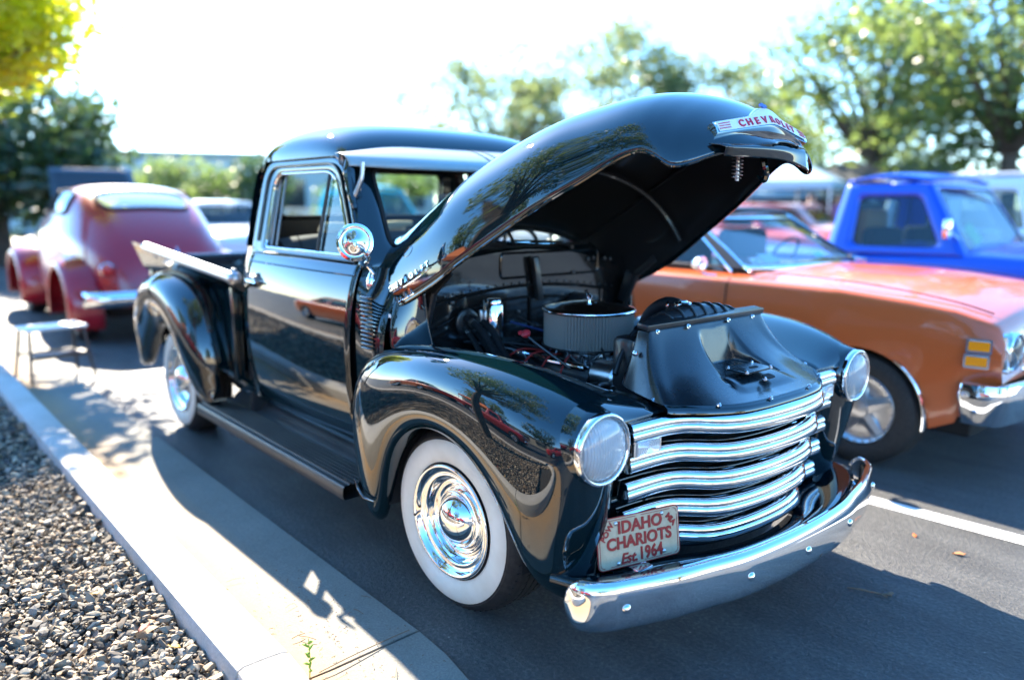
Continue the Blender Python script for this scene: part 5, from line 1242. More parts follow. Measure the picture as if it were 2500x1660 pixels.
b = MB(); mc2 = (-.86, -1.02, 1.085); b.lathe([(.0005, -.06), (.03, -.055), (.048, -.03), (.052, .0), (.048, .004), (.0005, .0)], 24, 'x', mc2); mo2 = b.build('side_mirror', CHROME, OC)
b = MB(); b.tube(cr([(-.89,-1.02,1.06),(-.86,-.99,1.02),(-.80,-.945,1.012)], 8), [.008]*8, 8); b.build('mirror_arm', CHROME, mo2)
b = MB(); b.grid(bsurf([[(-.74,y,1.055),(-.86,y,1.065),(-.98,y,1.05),(-1.0,y,.95)] for y in (-.68,0,.68)], 10, 10)); b.build('dashboard', VINYL, OC)
# stickers behind the glass
def sticker(nm, c, w_, h, m1, tilt, rim=None):
    fm = frame(c, (-.0, 1, 0), (-.52, 0, .33)); V, Fc = plate(rrect(w_, h, .01), fm, .001); o = mk(nm, V, Fc, m1, OC, False); return o, fm
o, fm = sticker('window_sticker', (-.795, -.50, 1.088), .13, .075, mat('sticker_white', (.75, .75, .75), .5), 0)
b = MB(); Lp = [fm @ Vector((x, y, .002)) for x, y in rrect(.122, .067, .008)]; b.tube(Lp+[Lp[0]], .0022, 5, False); b.build('sticker_border', mat('sticker_red', (.5, .04, .04), .5), o)
b = MB(); b.add(*plate([(-.03, -.008), (-.012, .012), (0, .004), (.014, .014), (.03, -.008), (.012, -.016), (-.012, -.016)], fm, .002)); b.build('sticker_mark', mat('sticker_ink', (.03, .03, .04), .5), o, False)
sticker('window_card', (-.82, -.30, 1.095), .20, .10, mat('card_grey', (.45, .5, .55), .6), 0)
sticker('window_note', (-.80, .35, 1.10), .12, .05, mat('note_green', (.15, .55, .30), .6), 0)

# ---- generic shapes
pickup = dict(ends=(-3.75, 1.0), axles=(.15, -2.75), rw=.36, arch=.42, wheel='chrome', inset=.03,
    half=[(-3.75,.92),(-3.2,.955),(.4,.955),(.8,.93),(1.0,.88)],
    top=[(-3.75,1.03),(-1.72,1.03),(-1.70,1.12),(-.55,1.16),(-.3,1.16),(.5,1.12),(.85,1.05),(.97,.95),(1.0,.86)],
    shoulder=[(-3.75,1.0),(-1.7,1.02),(-.5,1.08),(.4,1.05),(.8,1.0),(.97,.93),(1.0,.84)],
    bottom=[(-3.75,.45),(-3.3,.36),(.5,.36),(1.0,.45)], tuck=.05, crease=.01,
    cab=dict(ws_base=(-.50,.905,1.06), ws_top=(-.90,.74,1.70), rw_top=(-1.66,.74,1.70), rw_base=(-1.76,.90,1.04), crown=.06, bulge=.10, mg=(.13,.10,.1,.20,.0), mtop=.17, wr=.10, wsm=.06, rwm=(.14,.22,.80), glass=PANE_DK, seats=(.72,)))
sedan = dict(ends=(-3.7, .95), axles=(.1, -2.65), rw=.33, arch=.385, wheel='chrome', inset=.03,
    half=[(-3.7,.80),(-3.4,.90),(.3,.92),(.7,.89),(.95,.82)],
    top=[(-3.7,.86),(-3.5,.98),(-2.8,1.02),(-.6,1.04),(.3,1.0),(.75,.94),(.92,.86),(.95,.80)],
    shoulder=[(-3.7,.82),(-3.5,.94),(-.6,.97),(.5,.95),(.85,.88),(.95,.78)],
    bottom=[(-3.7,.42),(-3.3,.27),(.4,.27),(.95,.40)], tuck=.05,
    cab=dict(ws_base=(-.62,.74,1.02), ws_top=(-1.10,.60,1.40), rw_top=(-2.15,.60,1.40), rw_base=(-2.75,.70,1.02), crown=.04, bulge=.12, mg=(.07,.04,.06,.12,0), posts=(.52,), seats=(.42,.75)))
BLUE = mat('bright_blue_paint', (.0, .07, .55), .3, .0, .6)
RED = mat('red_paint', (.42, .022, .018), .3, 0, 1.0)
def azp(px, D):
    a = YAW-math.atan((px-1250)/1884.26); return (CAM.x+D*math.cos(a), CAM.y+D*math.sin(a))
# blue pickup beyond the orange car
BT, _ = car('blue_pickup', 'bright blue pickup parked beyond the orange car', 'pickup truck', pickup, BLUE, (.02, 6.05, -.04), 0, None)
b = MB(); b.box((-.62, -.35, 1.24), (.012, .24, .20), rot=Matrix.Rotation(R(-35), 3, 'Y') @ Matrix.Rotation(R(20), 3, 'X')); b.build('window_notice', mat('note_lime', (.20, .75, .12), .6), BT)
simple_lights(BT, .97, .72, .80, None); bar_bumper(BT, 1.06, .92, .52, .18, 1)
b = MB(); b.box((-1.52, -.50, 1.30), (.16, .52, .36), bev=.07); b.build('seat_back', mat('tan_leather', (.42, .18, .03), .5), BT)
b = MB(); b.box((-.60, -1.02, 1.30), (.05, .12, .18), bev=.02); b.tube([(-.60,-.98,1.28),(-.55,-.86,1.2)], .01, 6); b.build('side_mirror', CHROME, BT)
# white van behind the blue pickup
WHITE = mat('white_van_paint', (.75, .76, .77), .3, 0, .8)
van = dict(pickup); van = dict(van, ends=(-3.9, .9), top=[(-3.9,1.15),(-.6,1.2),(-.3,1.2),(.5,1.15),(.85,1.0),(.9,.9)], shoulder=[(-3.9,1.1),(-.6,1.12),(.5,1.05),(.85,.95),(.9,.85)],
    cab=dict(ws_base=(-.25,.82,1.18), ws_top=(-.75,.74,1.93), rw_top=(-3.75,.74,1.93), rw_base=(-3.86,.84,1.18), crown=.04, bulge=.1, mg=(.05,.10,.05,.04,0), mtop=.22, posts=(.22,.45,.72), glass=PANE_DK, seats=(.15,)))
VN, _ = car('white_van', 'white van behind the blue pickup, roof showing above it', 'van', van, WHITE, (.75, 10.2, -.1), 0)
simple_lights(VN, .88, .72, .85, None)
# red fastback sedan parked behind the truck, its tail toward the camera
MAROON = mat('maroon_paint', (.34, .010, .022), .3, .0, .85)
OS = thing('red_sedan', 'old maroon red rounded sedan parked behind the pickup, tail toward the camera', 'car', (-8.5, .24, 0), math.pi)
# stations: x, half width low, half width at belt, half width at roof, belt z, roof z
osx = [(2.35,.28,.26,.10,.72,.90),(2.25,.36,.34,.14,.80,1.00),(1.9,.45,.42,.20,.95,1.07),(1.3,.60,.56,.28,1.02,1.13),(.75,.74,.70,.40,1.08,1.20),(.60,.78,.74,.46,1.10,1.28),(.30,.81,.78,.58,1.12,1.52),(.0,.83,.80,.62,1.12,1.62),(-.5,.83,.80,.63,1.12,1.66),(-1.0,.82,.79,.60,1.10,1.60),(-1.4,.78,.75,.54,1.06,1.44),(-1.75,.71,.68,.46,.98,1.22),(-2.0,.62,.58,.36,.86,1.00),(-2.12,.52,.48,.28,.70,.80),(-2.16,.40,.38,.2,.52,.58)]
osr = []
for x, a0, a1, a2, zb_, zr_ in osx:
    h_ = [(-a0*.96,.40),(-a0,.50),(-a0*1.0,.70*zb_+.1),(-a1,zb_-.03),(-a1*.99,zb_+.02),((-a1*.5-a2*.5)*1.0,zb_*.5+zr_*.5),(-a2*1.04,zr_-.07*(zr_-zb_)/.5),(-a2*.7,zr_),(0,zr_+.02)]
    osr.append([(x, y, z) for y, z in h_]+[(x, -y, z) for y, z in h_[-2::-1]])
OSG = bsurf(osr, 90, 61); V, Fc = grid_vf(OSG); Fc += [tuple(range(61)), tuple(89*61+i for i in range(61))[::-1]]
mk('body', V, Fc, MAROON, OS)
def shell_patch(nm, u0, u1, v0, v1, m, lift=.006, seal=True):
    """rounded patch lying on the shell between parameters"""
    Bu = np.linspace(u0, u1, 14); Bv = np.linspace(v0, v1, 14); C_ = np.asarray(osr, float)
    P = np.einsum('ia,abk,jb->ijk', basis(C_.shape[0], 3, Bu), C_, basis(C_.shape[1], 3, Bv))
    # superellipse pinch for rounded corners
    gu, gv = np.meshgrid(np.linspace(-1, 1, 14), np.linspace(-1, 1, 14), indexing='ij')
    k = np.maximum(abs(gu), abs(gv)); r_ = (abs(gu)**4+abs(gv)**4)**.25; f = np.where(r_ > 0, k/np.maximum(r_, 1e-9), 1)
    Bu2 = (u0+u1)/2+(u1-u0)/2*gu*f; Bv2 = (v0+v1)/2+(v1-v0)/2*gv*f
    P = np.array([[basis(C_.shape[0], 3, np.array([a_]))[0] @ np.einsum('abk,b->ak', C_, basis(C_.shape[1], 3, np.array([b_]))[0]) for a_, b_ in zip(ra, rb_)] for ra, rb_ in zip(Bu2, Bv2)])
    n_ = np.cross(np.gradient(P, axis=0), np.gradient(P, axis=1)); n_ /= np.linalg.norm(n_, axis=2)[..., None]+1e-9
    c_ = P.mean((0, 1))-np.array((-.2, 0, .8)); n_ *= np.sign((n_*(P-np.array((-.4, 0, .7)))).sum(2))[..., None]
    P = P+n_*lift; o = mk(nm, *grid_vf(P), m, OS)
    if seal:
        ed = list(P[0])+list(P[1:, -1])+list(P[-1, -2::-1])+list(P[-2::-1, 0]); b = MB(); b.tube(ed, .022, 6, False); b.build('window_trim', FLAT, o)
    return o
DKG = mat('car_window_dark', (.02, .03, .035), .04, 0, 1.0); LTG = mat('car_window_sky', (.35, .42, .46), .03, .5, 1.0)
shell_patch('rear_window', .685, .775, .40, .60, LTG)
shell_patch('windshield', .365, .435, .38, .62, DKG)
for v0, v1 in ((.275, .375), (.625, .725)):
    shell_patch('side_window', .455, .545, v0, v1, DKG); shell_patch('side_window', .560, .655, v0, v1, DKG)
b = MB(); b.box((0, 0, .40), (3.6, 1.1, .3), bev=.05); b.build('underbody', FLAT, OS)
for xw in (1.35, -1.35):
    for s in (-1, 1): road_wheel(OS, (xw, s*.80, .35), .35, .19, s, 'chrome')
b = MB(); b.tube(cr([(-2.13,-.10,.78),(-2.05,-.1,.93),(-1.95,-.1,1.0)], 8), .012, 6); b.box((-2.12, .0, .70), (.03, .30, .10), bev=.01); b.build('boot_handle', CHROME, OS)
for s in (-1, 1):
    for xc, nm in ((1.35, 'front_fender'), (-1.35, 'rear_fender')):
        Q = []
        for a in np.linspace(-.25, math.pi+.35, 18):
            rr2 = .50; Q.append([(xc+rr2*1.08*math.cos(a)*k, s*(.62+yo), .36+rr2*math.sin(a)*k) for k, yo in ((.82, .325), (.92, .345), (1.02, .31), (1.1, .20), (1.16, .02))])
        o = mk(nm, *grid_vf(bsurf(Q, 30, 14)), MAROON, OS); solid(o, .01)
    b = MB(); b.lathe([(.055, .03), (.06, -.03), (.045, -.06), (.0005, -.075)], 18, 'x', (-2.02, s*.60, .78)); b.build('tail_light', mat('tail_red', (.55, .012, .01), .2, 0, .5), OS); b = MB(); b.lathe([(.062, .0), (.072, -.012), (.064, -.02)], 18, 'x', (-2.02, s*.60, .78)); b.build('lamp_ring', CHROME, OS)
bar_bumper(OS, -2.30, .86, .50, .15, -1, 'rear_bumper', wrap=.3); bar_bumper(OS, 2.46, .84, .50, .15, 1, 'front_bumper')
# other show cars in the distance
TURQ = mat('turquoise_paint', (.0, .42, .46), .3, 0, 1.0)
cx, cy = azp(1005, 15.5); car('turquoise_pickup', 'turquoise pickup seen through the truck cab windows', 'pickup truck', pickup, TURQ, (cx, cy, 0), R(15))
cx, cy = azp(640, 14.5); car('white_sedan', 'white sedan in the distance left of the truck cab', 'car', sedan, WHITE, (cx-.6, cy, 0), R(0), 'distant parked cars')
cx, cy = azp(560, 20); car('navy_sedan', 'dark blue sedan in the distance beside the hedge', 'car', sedan, mat('navy_paint', (.01, .03, .16), .3, 0, 1.0), (cx, cy, 0), R(5), 'distant parked cars')
cx, cy = azp(1985, 15.5); car('scarlet_sedan', 'bright red sedan in the distance under the raised hood tip', 'car', sedan, mat('scarlet_paint', (.55, .03, .03), .3, 0, 1.0), (cx, cy, 0), R(-8), 'distant parked cars')
cx, cy = azp(2080, 19.5); car('pale_sedan', 'pale pink sedan in the distance left of the blue pickup', 'car', sedan, mat('pale_pink_paint', (.60, .42, .42), .3, 0, 1.0), (cx, cy, 0), R(4), 'distant parked cars')
cx, cy = azp(150, 17); bs_, _ = car('black_sedan', 'black car with its hood up in the distance behind the maroon sedan', 'car', sedan, mat('dark_paint', (.015, .015, .02), .3, 0, 1.0), (cx, cy+.6, 0), R(180), 'distant parked cars')
P = bsurf([[(-.62,y,1.06),(-.50,y,1.45),(-.36,y,1.85),(-.22,y*.95,2.05)] for y in (-.74,-.4,0,.4,.74)], 10, 8); o = mk('raised_hood', *grid_vf(P), mat('dark_paint'), bs_); solid(o, .03)

# across the planting island (mirrored in the truck's paint)
RP, _ = car('red_pickup', 'red pickup parked across the gravel island, mirrored in the black paint', 'pickup truck', pickup, RED, (-1.4, -6.6, 0), R(0), 'cars across the island')
simple_lights(RP, .97, .72, .80, None); bar_bumper(RP, 1.06, .92, .52, .18, 1)
OR2 = mat('vivid_orange_paint', (.60, .12, .015), .3, 0, 1.0)
q, _ = car('orange_coupe', 'vivid orange car parked across the gravel island behind the red pickup', 'car', sedan, OR2, (-7.2, -6.4, 0), 0, 'cars across the island')
q, _ = car('red_sedan_across', 'red sedan parked across the island ahead of the red pickup', 'car', sedan, RED, (4.6, -6.8, 0), 0, 'cars across the island'); q.name = 'red_coupe'
# ------------------------------------------------------------------ trees, hedge, buildings, street furniture, people
def leaf_mat(name, c1, c2, tr_f=.5):
    m = bpy.data.materials.new(name); m.use_nodes = True; t = m.node_tree; t.nodes.remove(t.nodes['Principled BSDF'])
    at = t.nodes.new('ShaderNodeVertexColor'); at.layer_name = 'tint'
    d = t.nodes.new('ShaderNodeBsdfDiffuse'); tr = t.nodes.new('ShaderNodeBsdfTranslucent'); gl = t.nodes.new('ShaderNodeBsdfGlossy'); gl.inputs['Roughness'].default_value = .35
    mxc = t.nodes.new('ShaderNodeMix'); mxc.data_type = 'RGBA'; mxc.inputs[6].default_value = (*c1, 1); mxc.inputs[7].default_value = (*c2, 1)
    t.links.new(at.outputs['Color'], mxc.inputs[0])
    t.links.new(mxc.outputs[2], d.inputs[0])
    hs = t.nodes.new('ShaderNodeHueSaturation'); hs.inputs['Saturation'].default_value = 1.0; hs.inputs['Value'].default_value = 2.1; hs.inputs['Hue'].default_value = .485
    t.links.new(mxc.outputs[2], hs.inputs['Color']); t.links.new(hs.outputs[0], tr.inputs[0])
    a = t.nodes.new('ShaderNodeMixShader'); a.inputs[0].default_value = tr_f; t.links.new(d.outputs[0], a.inputs[1]); t.links.new(tr.outputs[0], a.inputs[2])
    b = t.nodes.new('ShaderNodeMixShader'); b.inputs[0].default_value = .06; t.links.new(a.outputs[0], b.inputs[1]); t.links.new(gl.outputs[0], b.inputs[2])
    t.links.new(b.outputs[0], t.nodes['Material Output'].inputs[0]); return m
LEAF_A = leaf_mat('leaf_green', (.042, .085, .024), (.125, .175, .040))
LEAF_B = leaf_mat('leaf_yellow_green', (.09, .13, .010), (.26, .27, .012))
LEAF_Y = leaf_mat('leaf_yellow', (.22, .30, .012), (.42, .44, .014), .7)
LEAF_P = leaf_mat('leaf_pale_green', (.06, .10, .04), (.15, .19, .07))
LEAF_C = leaf_mat('leaf_dark', (.014, .040, .014), (.05, .09, .025))
TRUNK = mat('tree_bark', (.085, .065, .05), .9)
_v = objco(TRUNK, (6, 6, 1.5)); _n = noise(TRUNK, _v, 6, 6)
L(TRUNK, ramp(TRUNK, _n, [(.3, (.04, .03, .024)), (.7, (.14, .11, .085))]), bsdf(TRUNK).inputs['Base Color']); bump(TRUNK, _n, .8, .03)
def leaves(name, centres, rad, n_per, size, m, parent, seed, flat=.55):
    rg = np.random.default_rng(seed); K = len(centres); n = K*n_per
    c = np.repeat(np.asarray(centres), n_per, 0); r = np.repeat(np.asarray(rad), n_per)[:, None]
    u = rg.normal(0, 1, (n, 3)); u /= np.linalg.norm(u, axis=1)[:, None]
    p = c+u*r*(rg.uniform(0, 1, (n, 1))**.45)*np.array([1, 1, flat+.2])
    a = rg.normal(0, 1, (n, 3)); a /= np.linalg.norm(a, axis=1)[:, None]; a[:, 2] = a[:, 2]*.6-.15
    b = np.cross(a, rg.normal(0, 1, (n, 3))); b /= np.linalg.norm(b, axis=1)[:, None]+1e-9
    s = size*rg.uniform(.6, 1.35, (n, 1)); nn = np.cross(a, b)
    Q = np.stack([p-a*s, p+b*s*.42-nn*s*.12, p+a*s, p-b*s*.42-nn*s*.12], 1)
    me = bpy.data.meshes.new(name); me.vertices.add(n*4); me.vertices.foreach_set('co', Q.reshape(-1))
    base = 4*np.arange(n)[:, None]; Fa = np.concatenate([base+[0, 1, 2], base+[0, 2, 3]], 1).reshape(-1, 3)
    me.loops.add(len(Fa)*3); me.loops.foreach_set('vertex_index', Fa.reshape(-1).astype(np.int32))
    me.polygons.add(len(Fa)); me.polygons.foreach_set('loop_start', np.arange(0, len(Fa)*3, 3, dtype=np.int32)); me.update(calc_edges=True)
    k = np.clip(np.repeat(rg.uniform(0, 1, K), n_per)*.6+rg.uniform(0, .5, n), 0, 1)
    at = me.color_attributes.new('tint', 'FLOAT_COLOR', 'POINT'); cc = np.repeat(np.stack([k, k, k, np.ones(n)], 1), 4, 0); at.data.foreach_set('color', cc.reshape(-1).astype(np.float32))
    me.materials.append(m); o = bpy.data.objects.new(name, me); col.objects.link(o); o.parent = parent; return o
def tree(label, base, h_trunk, ctr, ext, K, n_per, size, m, seed, clump=.8, r0=.16, lean=None, group='trees around the lot', keep=None):
    """base xy; ctr: crown centre; ext: crown half extents"""
    rg = np.random.default_rng(seed); t = thing('tree', label, 'tree', (base[0], base[1], 0), 0, group)
    b0 = np.array((base[0], base[1], 0.)); ctr = np.asarray(ctr, float)-b0; ext = np.asarray(ext, float)
    u = rg.normal(0, 1, (K, 3)); u /= np.linalg.norm(u, axis=1)[:, None]; cs = ctr+u*ext*(rg.uniform(.25, 1, (K, 1))**.6)
    if keep is not None: cs = np.array([c for c in cs if keep(c+b0)])
    rad = clump*rg.uniform(.6, 1.2, len(cs))
    leaves('crown', cs, rad, n_per, size, m, t, seed+1)
    wood = MB(); fork = np.array((0, 0, h_trunk)) if lean is None else np.array((lean[0], lean[1], h_trunk))
    wood.tube(cr([(0, 0, -.1), (fork[0]*.3+.04, fork[1]*.3, h_trunk*.45), fork], 8), np.linspace(r0*1.25, r0*.8, 8), 12)
    tr = wood.build('trunk', TRUNK, t)
    lm = MB()
    for c in cs[::max(1, len(cs)//16)]:
        mid = fork+(c-fork)*.5+rg.normal(0, .15, 3)+np.array((0, 0, .15)); lm.tube(cr([fork-np.array((0, 0, .15)), mid, c], 8), np.linspace(r0*.48, r0*.08, 8), 7)
    stuff(lm.build('limb', TRUNK, t)); tr_l = t
    return t
# trees of the planting island
tree('slender island tree opposite the truck, mirrored in its fender', (-1.25, -2.75), 2.1, (-1.2, -3.0, 4.0), (2.6, 2.2, 1.5), 46, 330, .055, LEAF_A, 21, .62, .10)
tree('island tree with sunlit yellow-green leaves at the top left of the view', (-9.3, -2.7), 2.2, (-8.6, -.9, 3.5), (.95, .85, .85), 40, 150, .08, LEAF_Y, 31, .55, .12)
# dark trees at the left, mid trees, right tree
tx, ty = azp(10, 21); tree('dark leafy tree at the far left behind the maroon sedan', (tx, ty), 1.4, (tx, ty, 2.6), (2.7, 2.7, 1.7), 60, 210, .14, LEAF_C, 51, 1.0, .2)
for k, (px, D, hh, wd, sd, lab) in enumerate(((1230, 36, 8.8, 5.2, 61, 'leafy tree behind the cab roof, leftmost of the far middle group'), (1470, 38, 9.6, 5.2, 62, 'tall leafy tree behind the raised hood in the far middle group'), (1690, 37, 8.6, 4.8, 63, 'leafy tree right of the hood top in the far middle group'), (1860, 42, 5.8, 3.2, 64, 'lower tree between the middle group and the large right tree'), (2110, 27, 8.6, 3.6, 65, 'large tree behind the white van, left half of the right-hand crown'), (2430, 25, 9.0, 4.4, 66, 'large tree at the right edge above the blue pickup'))):
    tx, ty = azp(px, D); tree(lab, (tx, ty), hh*.33, (tx, ty, hh*.60), (wd, wd, hh*.40), 62, 130, .155, LEAF_B if k == 3 else LEAF_P if k < 3 else LEAF_A, sd, 1.25, .25)
# trees opposite (only mirrored)
tree('tree beyond the cars across the island, mirrored in the truck', (-9, -15), 2.4, (-9, -15, 5), (4, 4, 2.8), 40, 150, .16, LEAF_A, 71, 1.3, .25)
tree('tree beyond the red pickup, mirrored in the truck', (1.5, -17), 2.4, (1.5, -17, 5), (4.4, 4, 2.6), 40, 150, .16, LEAF_C, 72, 1.3, .25)
tree('tree across the drive ahead of the truck, mirrored in its bumper', (19, -8), 2.2, (19, -8, 4.3), (3.2, 3.2, 2.0), 36, 140, .15, LEAF_A, 73, 1.2, .2)
tree('second tree across the drive, mirrored in the chrome', (22, 6), 2.2, (22, 6, 4.6), (3.4, 3.4, 2.2), 36, 140, .15, LEAF_B, 74, 1.2, .2)
# hedge and shrubs at the left back
for k, (px, D, wd, hh) in enumerate(((330, 27, 2.6, 2.3), (440, 29, 2.6, 2.6), (540, 28, 2.2, 2.4), (620, 26, 1.4, 3.0), (880, 30, 2.6, 2.4), (985, 31, 2.4, 2.7))):
    tx, ty = azp(px, D); t = thing('shrub', ['rounded green shrub nearest the maroon sedan roof, far back', 'second shrub of the far green hedge', 'third shrub of the far green hedge', 'taller dark shrub just left of the truck cab', 'shrub seen through the cab above the turquoise pickup', 'shrub right of it seen through the cab'][k], 'shrub', (tx, ty, 0), 0, 'far hedge shrubs')
    rg = np.random.default_rng(80+k); cs = rg.uniform(-1, 1, (26, 3))*np.array([wd, 1.0, hh*.42])+np.array([0, 0, hh*.5]); leaves('foliage', cs, np.full(26, .75), 130, .12, LEAF_A if k != 3 else LEAF_C, t, 90+k)
    b = MB(); b.tube([(0, 0, -.05), (0, 0, hh*.6)], .06, 8); b.build('stem', TRUNK, t)
# far buildings
WALLM = mat('pale_wall', (.55, .58, .56), .8); ROOFM = mat('grey_roof', (.22, .27, .31), .6); WIN = mat('dark_window', (.02, .03, .04), .1, 0, .5); BEIGE = mat('beige_wall', (.52, .45, .34), .85)
def building(nm, label, c, size, rz, wall, roof, nwin, awning=None):
    t = thing(nm, label, 'building', (c[0], c[1], 0), rz); lx, ly, lz = size
    b = MB(); b.box((0, 0, lz/2), size); b.build('wall', wall, t, False)
    b = MB(); b.box((0, 0, lz+.12), (lx+.5, ly+.5, .24), bev=.03); b.build('roof', roof, t, False)
    for s in (-1, 1):
        for k in range(nwin):
            x = -lx/2+lx*(k+.5)/nwin; b = MB(); b.box((x, s*(ly/2+.015), lz*.52), (lx/nwin*.62, .06, lz*.42)); o = b.build('window', WIN, t, False)
            b = MB(); b.box((x, s*(ly/2+.05), lz*.28), (lx/nwin*.7, .10, .06)); b.build('sill', wall, o, False)
    if awning:
        for s in (-1, 1):
            b = MB(); b.add([(-lx/2, s*ly/2, lz*.86), (lx/2, s*ly/2, lz*.86), (lx/2, s*(ly/2+1.6), lz*.70), (-lx/2, s*(ly/2+1.6), lz*.70), (-lx/2, s*(ly/2+1.6), lz*.64), (lx/2, s*(ly/2+1.6), lz*.64)], [(0, 1, 2, 3), (3, 2, 5, 4)]); o = b.build('awning', awning, t, False); solid(o, .03)
    return t
bx_, by_ = azp(470, 46); building('low_building', 'long pale low building behind the far hedge', (bx_, by_), (26, 6, 3.7), R(70), WALLM, mat('green_grey_roof', (.30, .36, .33), .6), 8)
bx_, by_ = azp(1850, 33); building('shop_building', 'grey-blue roofed low building under the raised hood tip', (bx_, by_), (13, 6, 2.6), R(25), mat('dark_wall', (.10, .09, .08), .8), ROOFM, 5, mat('blue_awning', (.22, .36, .46), .6))
building('beige_building', 'beige low building across the drive, mirrored in the bumper', (33, -3), (5, 34, 3.6), 0, BEIGE, mat('tan_roof', (.35, .3, .24), .7), 3)
building('far_left_building', 'tan building beyond the cars across the island, mirrored', (-4, -27), (40, 5, 3.6), 0, BEIGE, MATS['tan_roof'], 9)
# pop-up canopies
def canopy(label, loc, m, rz=0, sz=3.0, h=2.1):
    t = thing('popup_canopy', label, 'canopy', (*loc, 0), rz, 'pop-up canopies'); a = sz/2
    b = MB(); b.add([(-a, -a, h), (a, -a, h), (a, a, h), (-a, a, h), (0, 0, h+.75), (-a, -a, h-.22), (a, -a, h-.22), (a, a, h-.22), (-a, a, h-.22)], [(0, 1, 4), (1, 2, 4), (2, 3, 4), (3, 0, 4), (5, 6, 1, 0), (6, 7, 2, 1), (7, 8, 3, 2), (8, 5, 0, 3)]); o = b.build('canopy_cover', m, t, False); solid(o, .01)
    for sx in (-1, 1):
        for sy_ in (-1, 1): b = MB(); b.tube([(sx*(a-.04), sy_*(a-.04), 0), (sx*(a-.04), sy_*(a-.04), h)], .022, 8); b.build('leg', WHITE_EN, t)
canopy('orange pop-up canopy across the island, mirrored in the door', (-6.0, -9.6), mat('orange_fabric', (.62, .16, .03), .8))
cx, cy = azp(1905, 24); canopy('blue-grey pop-up canopy far behind the raised hood tip', (cx, cy), mat('blue_grey_fabric', (.30, .45, .55), .8), .3)
cx, cy = azp(2055, 26); canopy('dark pop-up canopy far left of the white van', (cx, cy), mat('dark_fabric', (.07, .07, .065), .8), .5)
# folding step stool by the kerb behind the truck
ST = thing('step_stool', 'small folding aluminium step stool on the gutter behind the truck', 'stool', (-5.15, -1.12, .012), R(8))
b = MB(); b.box((0, 0, .43), (.30, .46, .025), bev=.008); b.build('top_plate', mat('pale_alu', (.75, .75, .74), .35, .3), ST)
for sx in (-1, 1):
    for sy_ in (-1, 1):
        b = MB(); b.tube([(sx*.12, sy_*.20, .42), (sx*.20, sy_*.24, .0)], .013, 8); b.build('leg', SATIN, ST)
    b = MB(); b.tube([(sx*.165, -.22, .20), (sx*.165, .22, .20)], .010, 8); b.build('crossbar', SATIN, ST)
b = MB(); b.box((.14, 0, .22), (.16, .40, .02), bev=.006); b.build('lower_step', SATIN, ST)
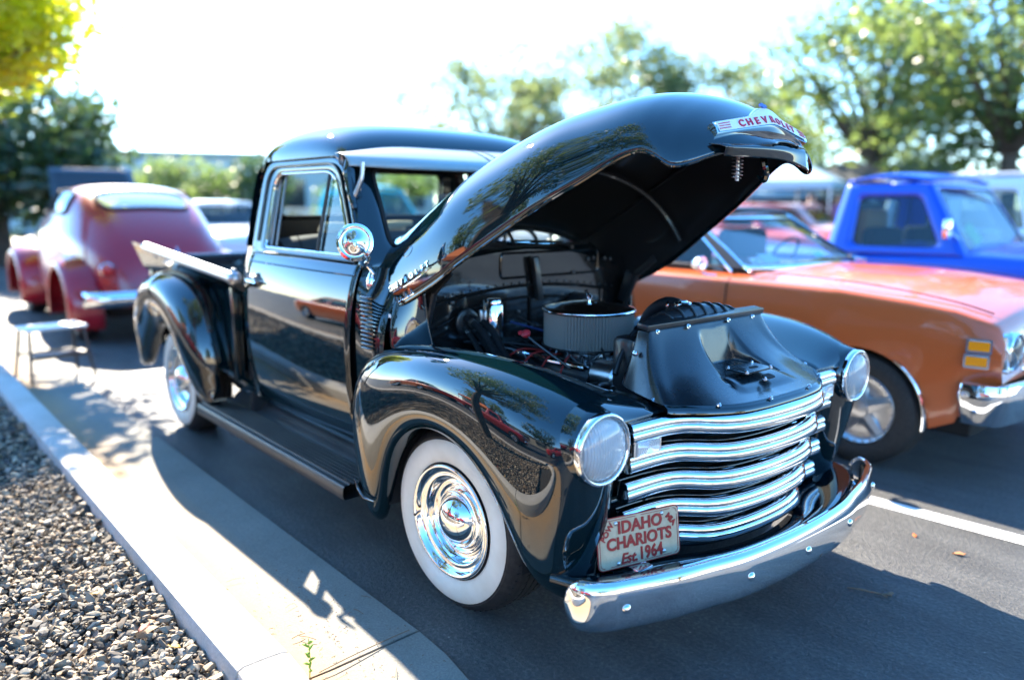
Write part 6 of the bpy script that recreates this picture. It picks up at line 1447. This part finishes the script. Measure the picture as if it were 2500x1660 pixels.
# people far off
SKIN = mat('skin', (.50, .30, .21), .6); HAIR = mat('dark_hair', (.04, .03, .025), .8)
def person(label, loc, rz, shirt, trousers, seed):
    rg = np.random.default_rng(seed); me = bpy.data.meshes.new('person')
    V = [(0,0,.92),(0,0,1.12),(0,.01,1.34),(0,.01,1.46),(0,.0,1.53),(0,.02,1.64),(0,.02,1.74),
         (.17,0,1.40),(.22,.02,1.16),(.21,-.08,.94),(.20,-.11,.85), (-.17,0,1.40),(-.23,.0,1.15),(-.20,-.12,.96),(-.17,-.16,.90),
         (.095,0,.88),(.11,-.01,.50),(.12,.02,.10),(.13,-.12,.04), (-.095,0,.88),(-.11,-.03,.50),(-.14,.02,.10),(-.15,-.12,.04)]
    E = [(0,1),(1,2),(2,3),(3,4),(4,5),(5,6),(3,7),(7,8),(8,9),(9,10),(3,11),(11,12),(12,13),(13,14),(0,15),(15,16),(16,17),(17,18),(0,19),(19,20),(20,21),(21,22)]
    rad = [.145,.135,.155,.10,.055,.095,.08,.065,.048,.036,.035,.065,.048,.036,.035,.095,.066,.042,.04,.095,.066,.042,.04]
    me.from_pydata(V, E, []); o = bpy.data.objects.new('person', me); col.objects.link(o)
    bm = bmesh.new(); bm.from_mesh(me); sl = bm.verts.layers.skin.verify()
    for v, r_ in zip(bm.verts, rad): v[sl].radius = (r_, r_*.78 if r_ > .09 and v.co.z < 1.5 else r_); v[sl].use_root = (v.index == 0)
    bm.to_mesh(me); bm.free()
    o.modifiers.new('skin', 'SKIN'); o.modifiers.new('sub', 'SUBSURF').levels = 1; o.modifiers['sub'].render_levels = 1
    dg = bpy.context.evaluated_depsgraph_get(); dg.update(); me2 = bpy.data.meshes.new_from_object(o.evaluated_get(dg)); o.modifiers.clear(); o.data = me2
    for m_ in (SKIN, shirt, trousers, HAIR, FLAT): me2.materials.append(m_)
    for p in me2.polygons:
        z = p.center.z; ax = abs(p.center.x); y = p.center.y; p.use_smooth = True
        i = 0
        if z < .10: i = 4
        elif z < .93 and ax < .20: i = 2
        elif z < 1.47 and (z > 1.13 or ax < .165): i = 1
        elif z > 1.68 or (z > 1.58 and y > .05): i = 3
        p.material_index = i
    o.location = (*loc, 0); o.rotation_euler = (0, 0, rz); tag(o, label, 'person', 'people in the distance'); return o
sh = [mat('shirt_white', (.7, .7, .7), .8), mat('shirt_purple', (.30, .18, .42), .8), mat('shirt_red', (.5, .05, .05), .8), mat('shirt_blue', (.08, .15, .4), .8)]
tr_ = [mat('jeans', (.05, .08, .16), .8), mat('khaki', (.35, .28, .18), .8)]
cx, cy = azp(2075, 22); person('person in a white shirt standing far off left of the blue pickup', (cx, cy), R(100), sh[0], tr_[0], 1)
cx, cy = azp(2030, 23.5); person('person in a purple shirt standing far off under the canopy', (cx, cy), R(-60), sh[1], tr_[1], 2)
cx, cy = azp(1968, 21); person('person in a red shirt standing far off behind the scarlet car', (cx, cy), R(200), sh[2], tr_[0], 3)
cx, cy = azp(905, 13.2); person('person in a blue shirt standing beyond the truck, seen through its windows', (cx, cy), R(20), sh[3], tr_[1], 4)
person('person in a white shirt across the drive, mirrored in the bumper', (9.5, -6.5), R(120), sh[0], tr_[1], 5)
person('person in a blue shirt across the drive, mirrored in the bumper', (10.2, -7.4), R(90), sh[3], tr_[0], 6)
